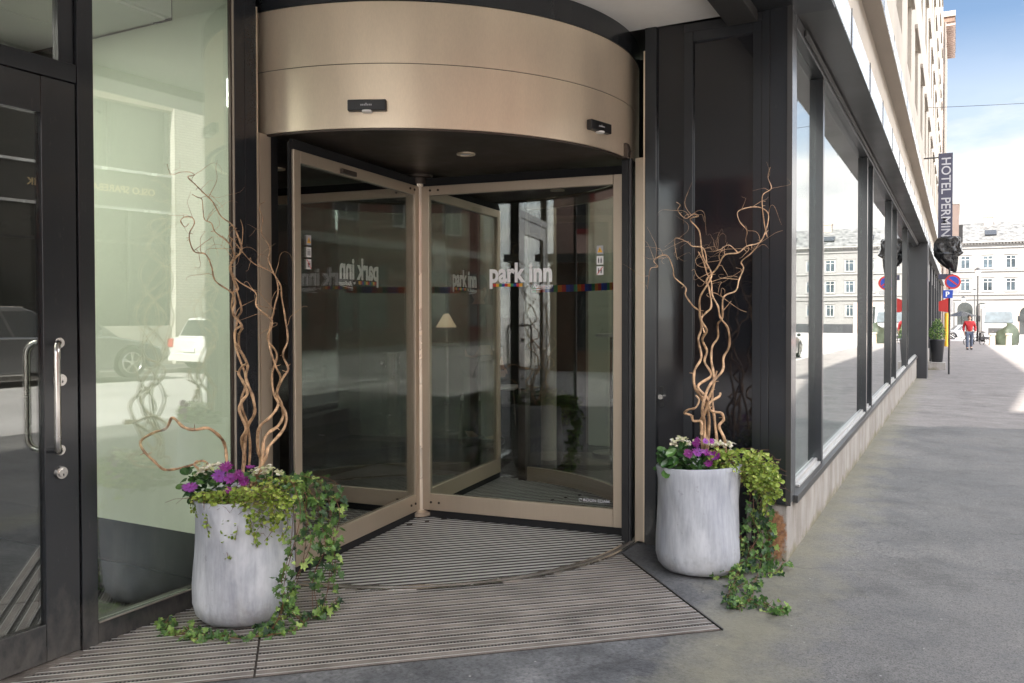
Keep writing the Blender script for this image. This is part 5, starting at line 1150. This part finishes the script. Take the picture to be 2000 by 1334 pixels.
# left pot: ivy over the right rim, hanging outside and winding over the floor to the left
ivy_plant('ivy falling down the right side of the left pot and winding over the mat',
 [[(560,935),(600,935,-.05),(640,960,-.05),(655,1010,-.05),(650,1080,-.05),(655,1120,-.05)],
  [(560,940),(605,960,-.1),(628,1010,-.1),(630,1070,-.1),(615,1130,-.1),(620,1190,-.1)],
  [(570,935),(590,960,-.16),(600,1010,-.18),(598,1060,-.18),(585,1120,-.18),(560,1180,-.18),(580,1215,-.18)],
  [(560,930),(575,950,-.2),(580,1000,-.22),(565,1080,-.22),(545,1130,-.22),(560,1160,-.22),(545,1200,-.22),(520,1235,-.2)],
  [(600,930),(640,935),(655,945)],
  [(580,940),(625,950),(645,985),(640,1040),(650,1100),(640,1150),(625,1200)],
  [(560,1200),(610,1205),(640,1190),(650,1170)],
  [(610,1200),(580,1225),(545,1238),(500,1243),(460,1245),(420,1240),(380,1232),(360,1240),(350,1228)],
  [(540,1225),(510,1222),(470,1215)],[(350,1235),(390,1243),(370,1225)],[(330,1205),(318,1222),(335,1238),(322,1212)],[(380,1238),(400,1245),(345,1243)],
  [(540,1120),(530,1150),(540,1190)]],D1,41,.033,1.0)
def creeper(label,c,depth,mound,paths,seed,size=.0155,dens=1.0,n=900):
    rnd=random.Random(seed); root=empty('wire_vine',c+Vector((0,0,.56)),0,label,'creeping plant'); b=MB(); st=MB()
    for (cx,cy,rx,ry,dd,m_) in mound:
        for i in range(m_):
            a=rnd.uniform(0,2*PI); r_=math.sqrt(rnd.random()); x=cx+rx*r_*math.cos(a); y=cy+ry*r_*math.sin(a); q=at(x,y,depth+dd+rnd.uniform(-.10,.10))
            to=(CAM-q).normalized(); add_leaf(b,q,(to*.5+Vector((rnd.gauss(0,.6),rnd.gauss(0,.6),.6+rnd.gauss(0,.4)))),Vector((rnd.gauss(0,1),rnd.gauss(0,1),-.3)),size*rnd.uniform(.45,1.5),ROUND,min(1,max(0,rnd.gauss(.46-.3*(ry and (y-cy)/ry*.4),.24))))
            if i%5==0: 
                d=Vector((rnd.gauss(0,1),rnd.gauss(0,1),rnd.gauss(0,.5)))*.03; st.tube([q,q+d,q+d*1.6+Vector((0,0,-.015))],.0008,4)
    for pth in paths:
        for j in range(2):
            jit=[(x+rnd.gauss(0,5),y+rnd.gauss(0,4),(q_[0] if q_ else 0)+rnd.gauss(0,.012)) for (x,y,*q_) in pth]
            P3=pathpx(jit,depth); ln=sum((P3[i+1]-P3[i]).length for i in range(len(P3)-1)); vine(b,st,P3,rnd,int(ln*110*dens),size,ROUND,(.5,.22),.0008,petiole=.010)
    b.build('vine_leaves',M['vine'],root); st.build('wiry_stems',M['stem'],root)
creeper('lime green wire vine spilling over the front rim of the left pot',C1,D1,[(480,972,85,20,-.17,620),(520,985,58,34,-.20,430),(545,950,45,20,-.08,240),(405,970,35,12,-.16,110),(500,1015,60,30,-.225,60)],
 [[(400,975,-.18),(402,1010,-.21),(408,1035,-.21),(425,1045,-.21)],[(430,985,-.2),(440,1020,-.215),(425,1042,-.215),(448,1044,-.215)],[(470,990,-.2),(468,1020,-.22),(455,1045,-.22)],
  [(500,990,-.2),(505,1030,-.225),(498,1050,-.225),(500,1062,-.225)],[(530,990,-.2),(535,1030,-.21),(520,1060,-.21)],[(480,985,-.2),(495,1010,-.22),(490,1040,-.22)],[(445,1060,-.22),(446,1080,-.22),(447,1092,-.22)],[(447,1045,-.22),(446,1060,-.22)],
  [(550,980,-.18),(560,1020,-.19),(548,1050,-.19)],[(380,960,-.12),(376,985,-.14),(380,1000,-.15)]],51)
ivy_plant('ivy hanging right of the right pot and curling on the slate ground',
 [[(1470,930),(1485,970),(1480,1010),(1490,1060),(1480,1110),(1470,1150)],[(1480,930),(1500,980,.02),(1495,1030),(1505,1070),(1490,1100)],[(1475,940,-.04),(1470,990,-.05),(1475,1040,-.06),(1465,1080,-.06),(1455,1110,-.1)],
  [(1465,1000),(1450,1030),(1445,1060),(1460,1080)],[(1500,1000,.02),(1510,1040),(1500,1090),(1520,1090)],[(1480,1080,-.05),(1450,1110,-.1),(1430,1140,-.15),(1425,1170,-.2),(1440,1185)],
  [(1440,1130),(1470,1150),(1450,1180),(1430,1180),(1430,1155),(1455,1140)],[(1450,1170),(1480,1180),(1510,1190),(1530,1185)],[(1460,1165),(1495,1178),(1525,1192)],
  [(1450,1105,-.12),(1420,1118,-.18),(1385,1112,-.2)],[(1500,1120),(1520,1110),(1530,1095)],[(1462,1060),(1430,1045,-.1)]],D2,42,.034,.95)
creeper('yellow green wire vine spilling right over the rim of the right pot',C2,D2,[(1440,900,50,24,-.1,380),(1482,922,38,40,-.06,520),(1502,948,24,38,-.04,220),(1405,890,30,14,-.1,130)],
 [[(1480,940,-.1),(1490,970,-.1),(1495,1000,-.1)],[(1500,930),(1515,955),(1522,972)],[(1490,930),(1512,940),(1525,960)],[(1465,930,-.15),(1470,960,-.12)]],52,.0185)
# thick leaved flowering plants
def bloom(label,depth,leaves,clusters,seed):
    rnd=random.Random(seed); q=at(clusters[0][0],clusters[0][1],depth); root=empty('white_flowering_plant',q,0,label,'flowering plant'); b=MB()
    for (x,y,rx,ry,n,sz) in leaves:
        for i in range(n):
            p_=at(x+rnd.uniform(-rx,rx),y+rnd.uniform(-ry,ry),depth+rnd.uniform(-.16,.05)); to=(CAM-p_).normalized()
            add_leaf(b,p_,to*.5+Vector((rnd.gauss(0,.5),rnd.gauss(0,.5),.8)),Vector((rnd.gauss(0,1),rnd.gauss(0,1),rnd.uniform(-.6,.6))),sz*rnd.uniform(.6,1.2),OVAL,rnd.random(),.16)
    b.build('thick_leaves',M['thick'],root)
    for (x,y,rx,ry,n) in clusters:
        f=MB()
        for i in range(n):
            p_=at(x+rnd.gauss(0,rx*.42),y+rnd.gauss(0,ry*.42),depth+rnd.uniform(-.17,-.03)); up=Vector((rnd.gauss(0,.5),rnd.gauss(0,.5)-.3,1)).normalized(); e=up.orthogonal().normalized(); k_=rnd.random()
            for s in range(5):
                d=Matrix.Rotation(2*PI*s/5,3,up)@e; add_leaf(f,p_,up,d+up*.5,.0095*rnd.uniform(.7,1.2),ROUND,k_,.1)
        f.build('flower_cluster',M['petalw'],root)
bloom('white and cream flowering plant with thick leaves in the left pot',D1,[(400,950,40,22,90,.05),(430,930,60,15,40,.045),(540,940,30,12,30,.045)],[(405,912,24,9,60),(392,925,14,10,30),(500,920,12,8,22),(523,916,16,9,36),(545,922,8,8,18),(425,908,14,7,24)],61)
bloom('white and cream flowering plant with broad leaves in the right pot',D2,[(1318,895,24,20,60,.06),(1350,905,50,12,60,.05),(1400,900,40,12,50,.05),(1300,905,10,14,14,.065)],[(1330,857,12,6,40),(1316,865,10,8,26),(1345,866,12,7,20),(1398,866,26,8,70),(1422,868,14,10,34),(1360,862,10,6,12)],62)
def daisies(label,depth,heads,seed):
    rnd=random.Random(seed); root=empty('purple_daisy_plant',at(heads[0][0],heads[0][1]+30,depth),0,label,'daisies')
    for (x,y,r_,k_) in heads:
        c=at(x,y,depth+rnd.uniform(-.21,-.15)); to=(CAM-c).normalized(); nrm=(to*.7+Vector((rnd.gauss(0,.35),rnd.gauss(0,.35),.55))).normalized(); e=nrm.orthogonal().normalized(); f=MB()
        for ring in range(2):
            for s in range(15):
                d=Matrix.Rotation(2*PI*(s+.5*ring)/15+rnd.gauss(0,.06),3,nrm)@e
                add_leaf(f,c-nrm*.002*ring,(nrm-d*(.15-.3*ring)),d,r_*rnd.uniform(.85,1.1)*(1-.25*ring),[(0,0),(-.10,.3),(-.13,.75),(0,1),(.13,.75),(.10,.3)],min(1,max(0,k_+rnd.gauss(0,.1))),.05)
        fl=f.build('flower',M['petalp'],root); cy=MB().tube([c,c+nrm*.004],[.006,.004],10); cy.build('flower_centre',M['purple_'],fl)
        MB().tube([c-nrm*.002,c-nrm*.03-Vector((0,0,.06))],.0014,5).build('flower_stalk',M['ivy'],root)
daisies('purple daisies with open heads in the left pot',D1,[(441,912,.032,.4),(428,930,.034,.95),(449,934,.030,.75),(466,928,.030,.35),(476,940,.028,.4),(371,952,.038,.8),(447,958,.020,.4),(488,912,.024,.6)],71)
daisies('purple daisies with open heads in the right pot',D2,[(1361,864,.030,.5),(1345,886,.030,.3),(1362,883,.030,.85),(1380,884,.034,.65),(1398,890,.034,.6),(1384,905,.026,.5),(1358,868,.026,.6),(1390,862,.018,.7),(1378,862,.02,.95)],72)
# hub of the loose grit and litter on the ground
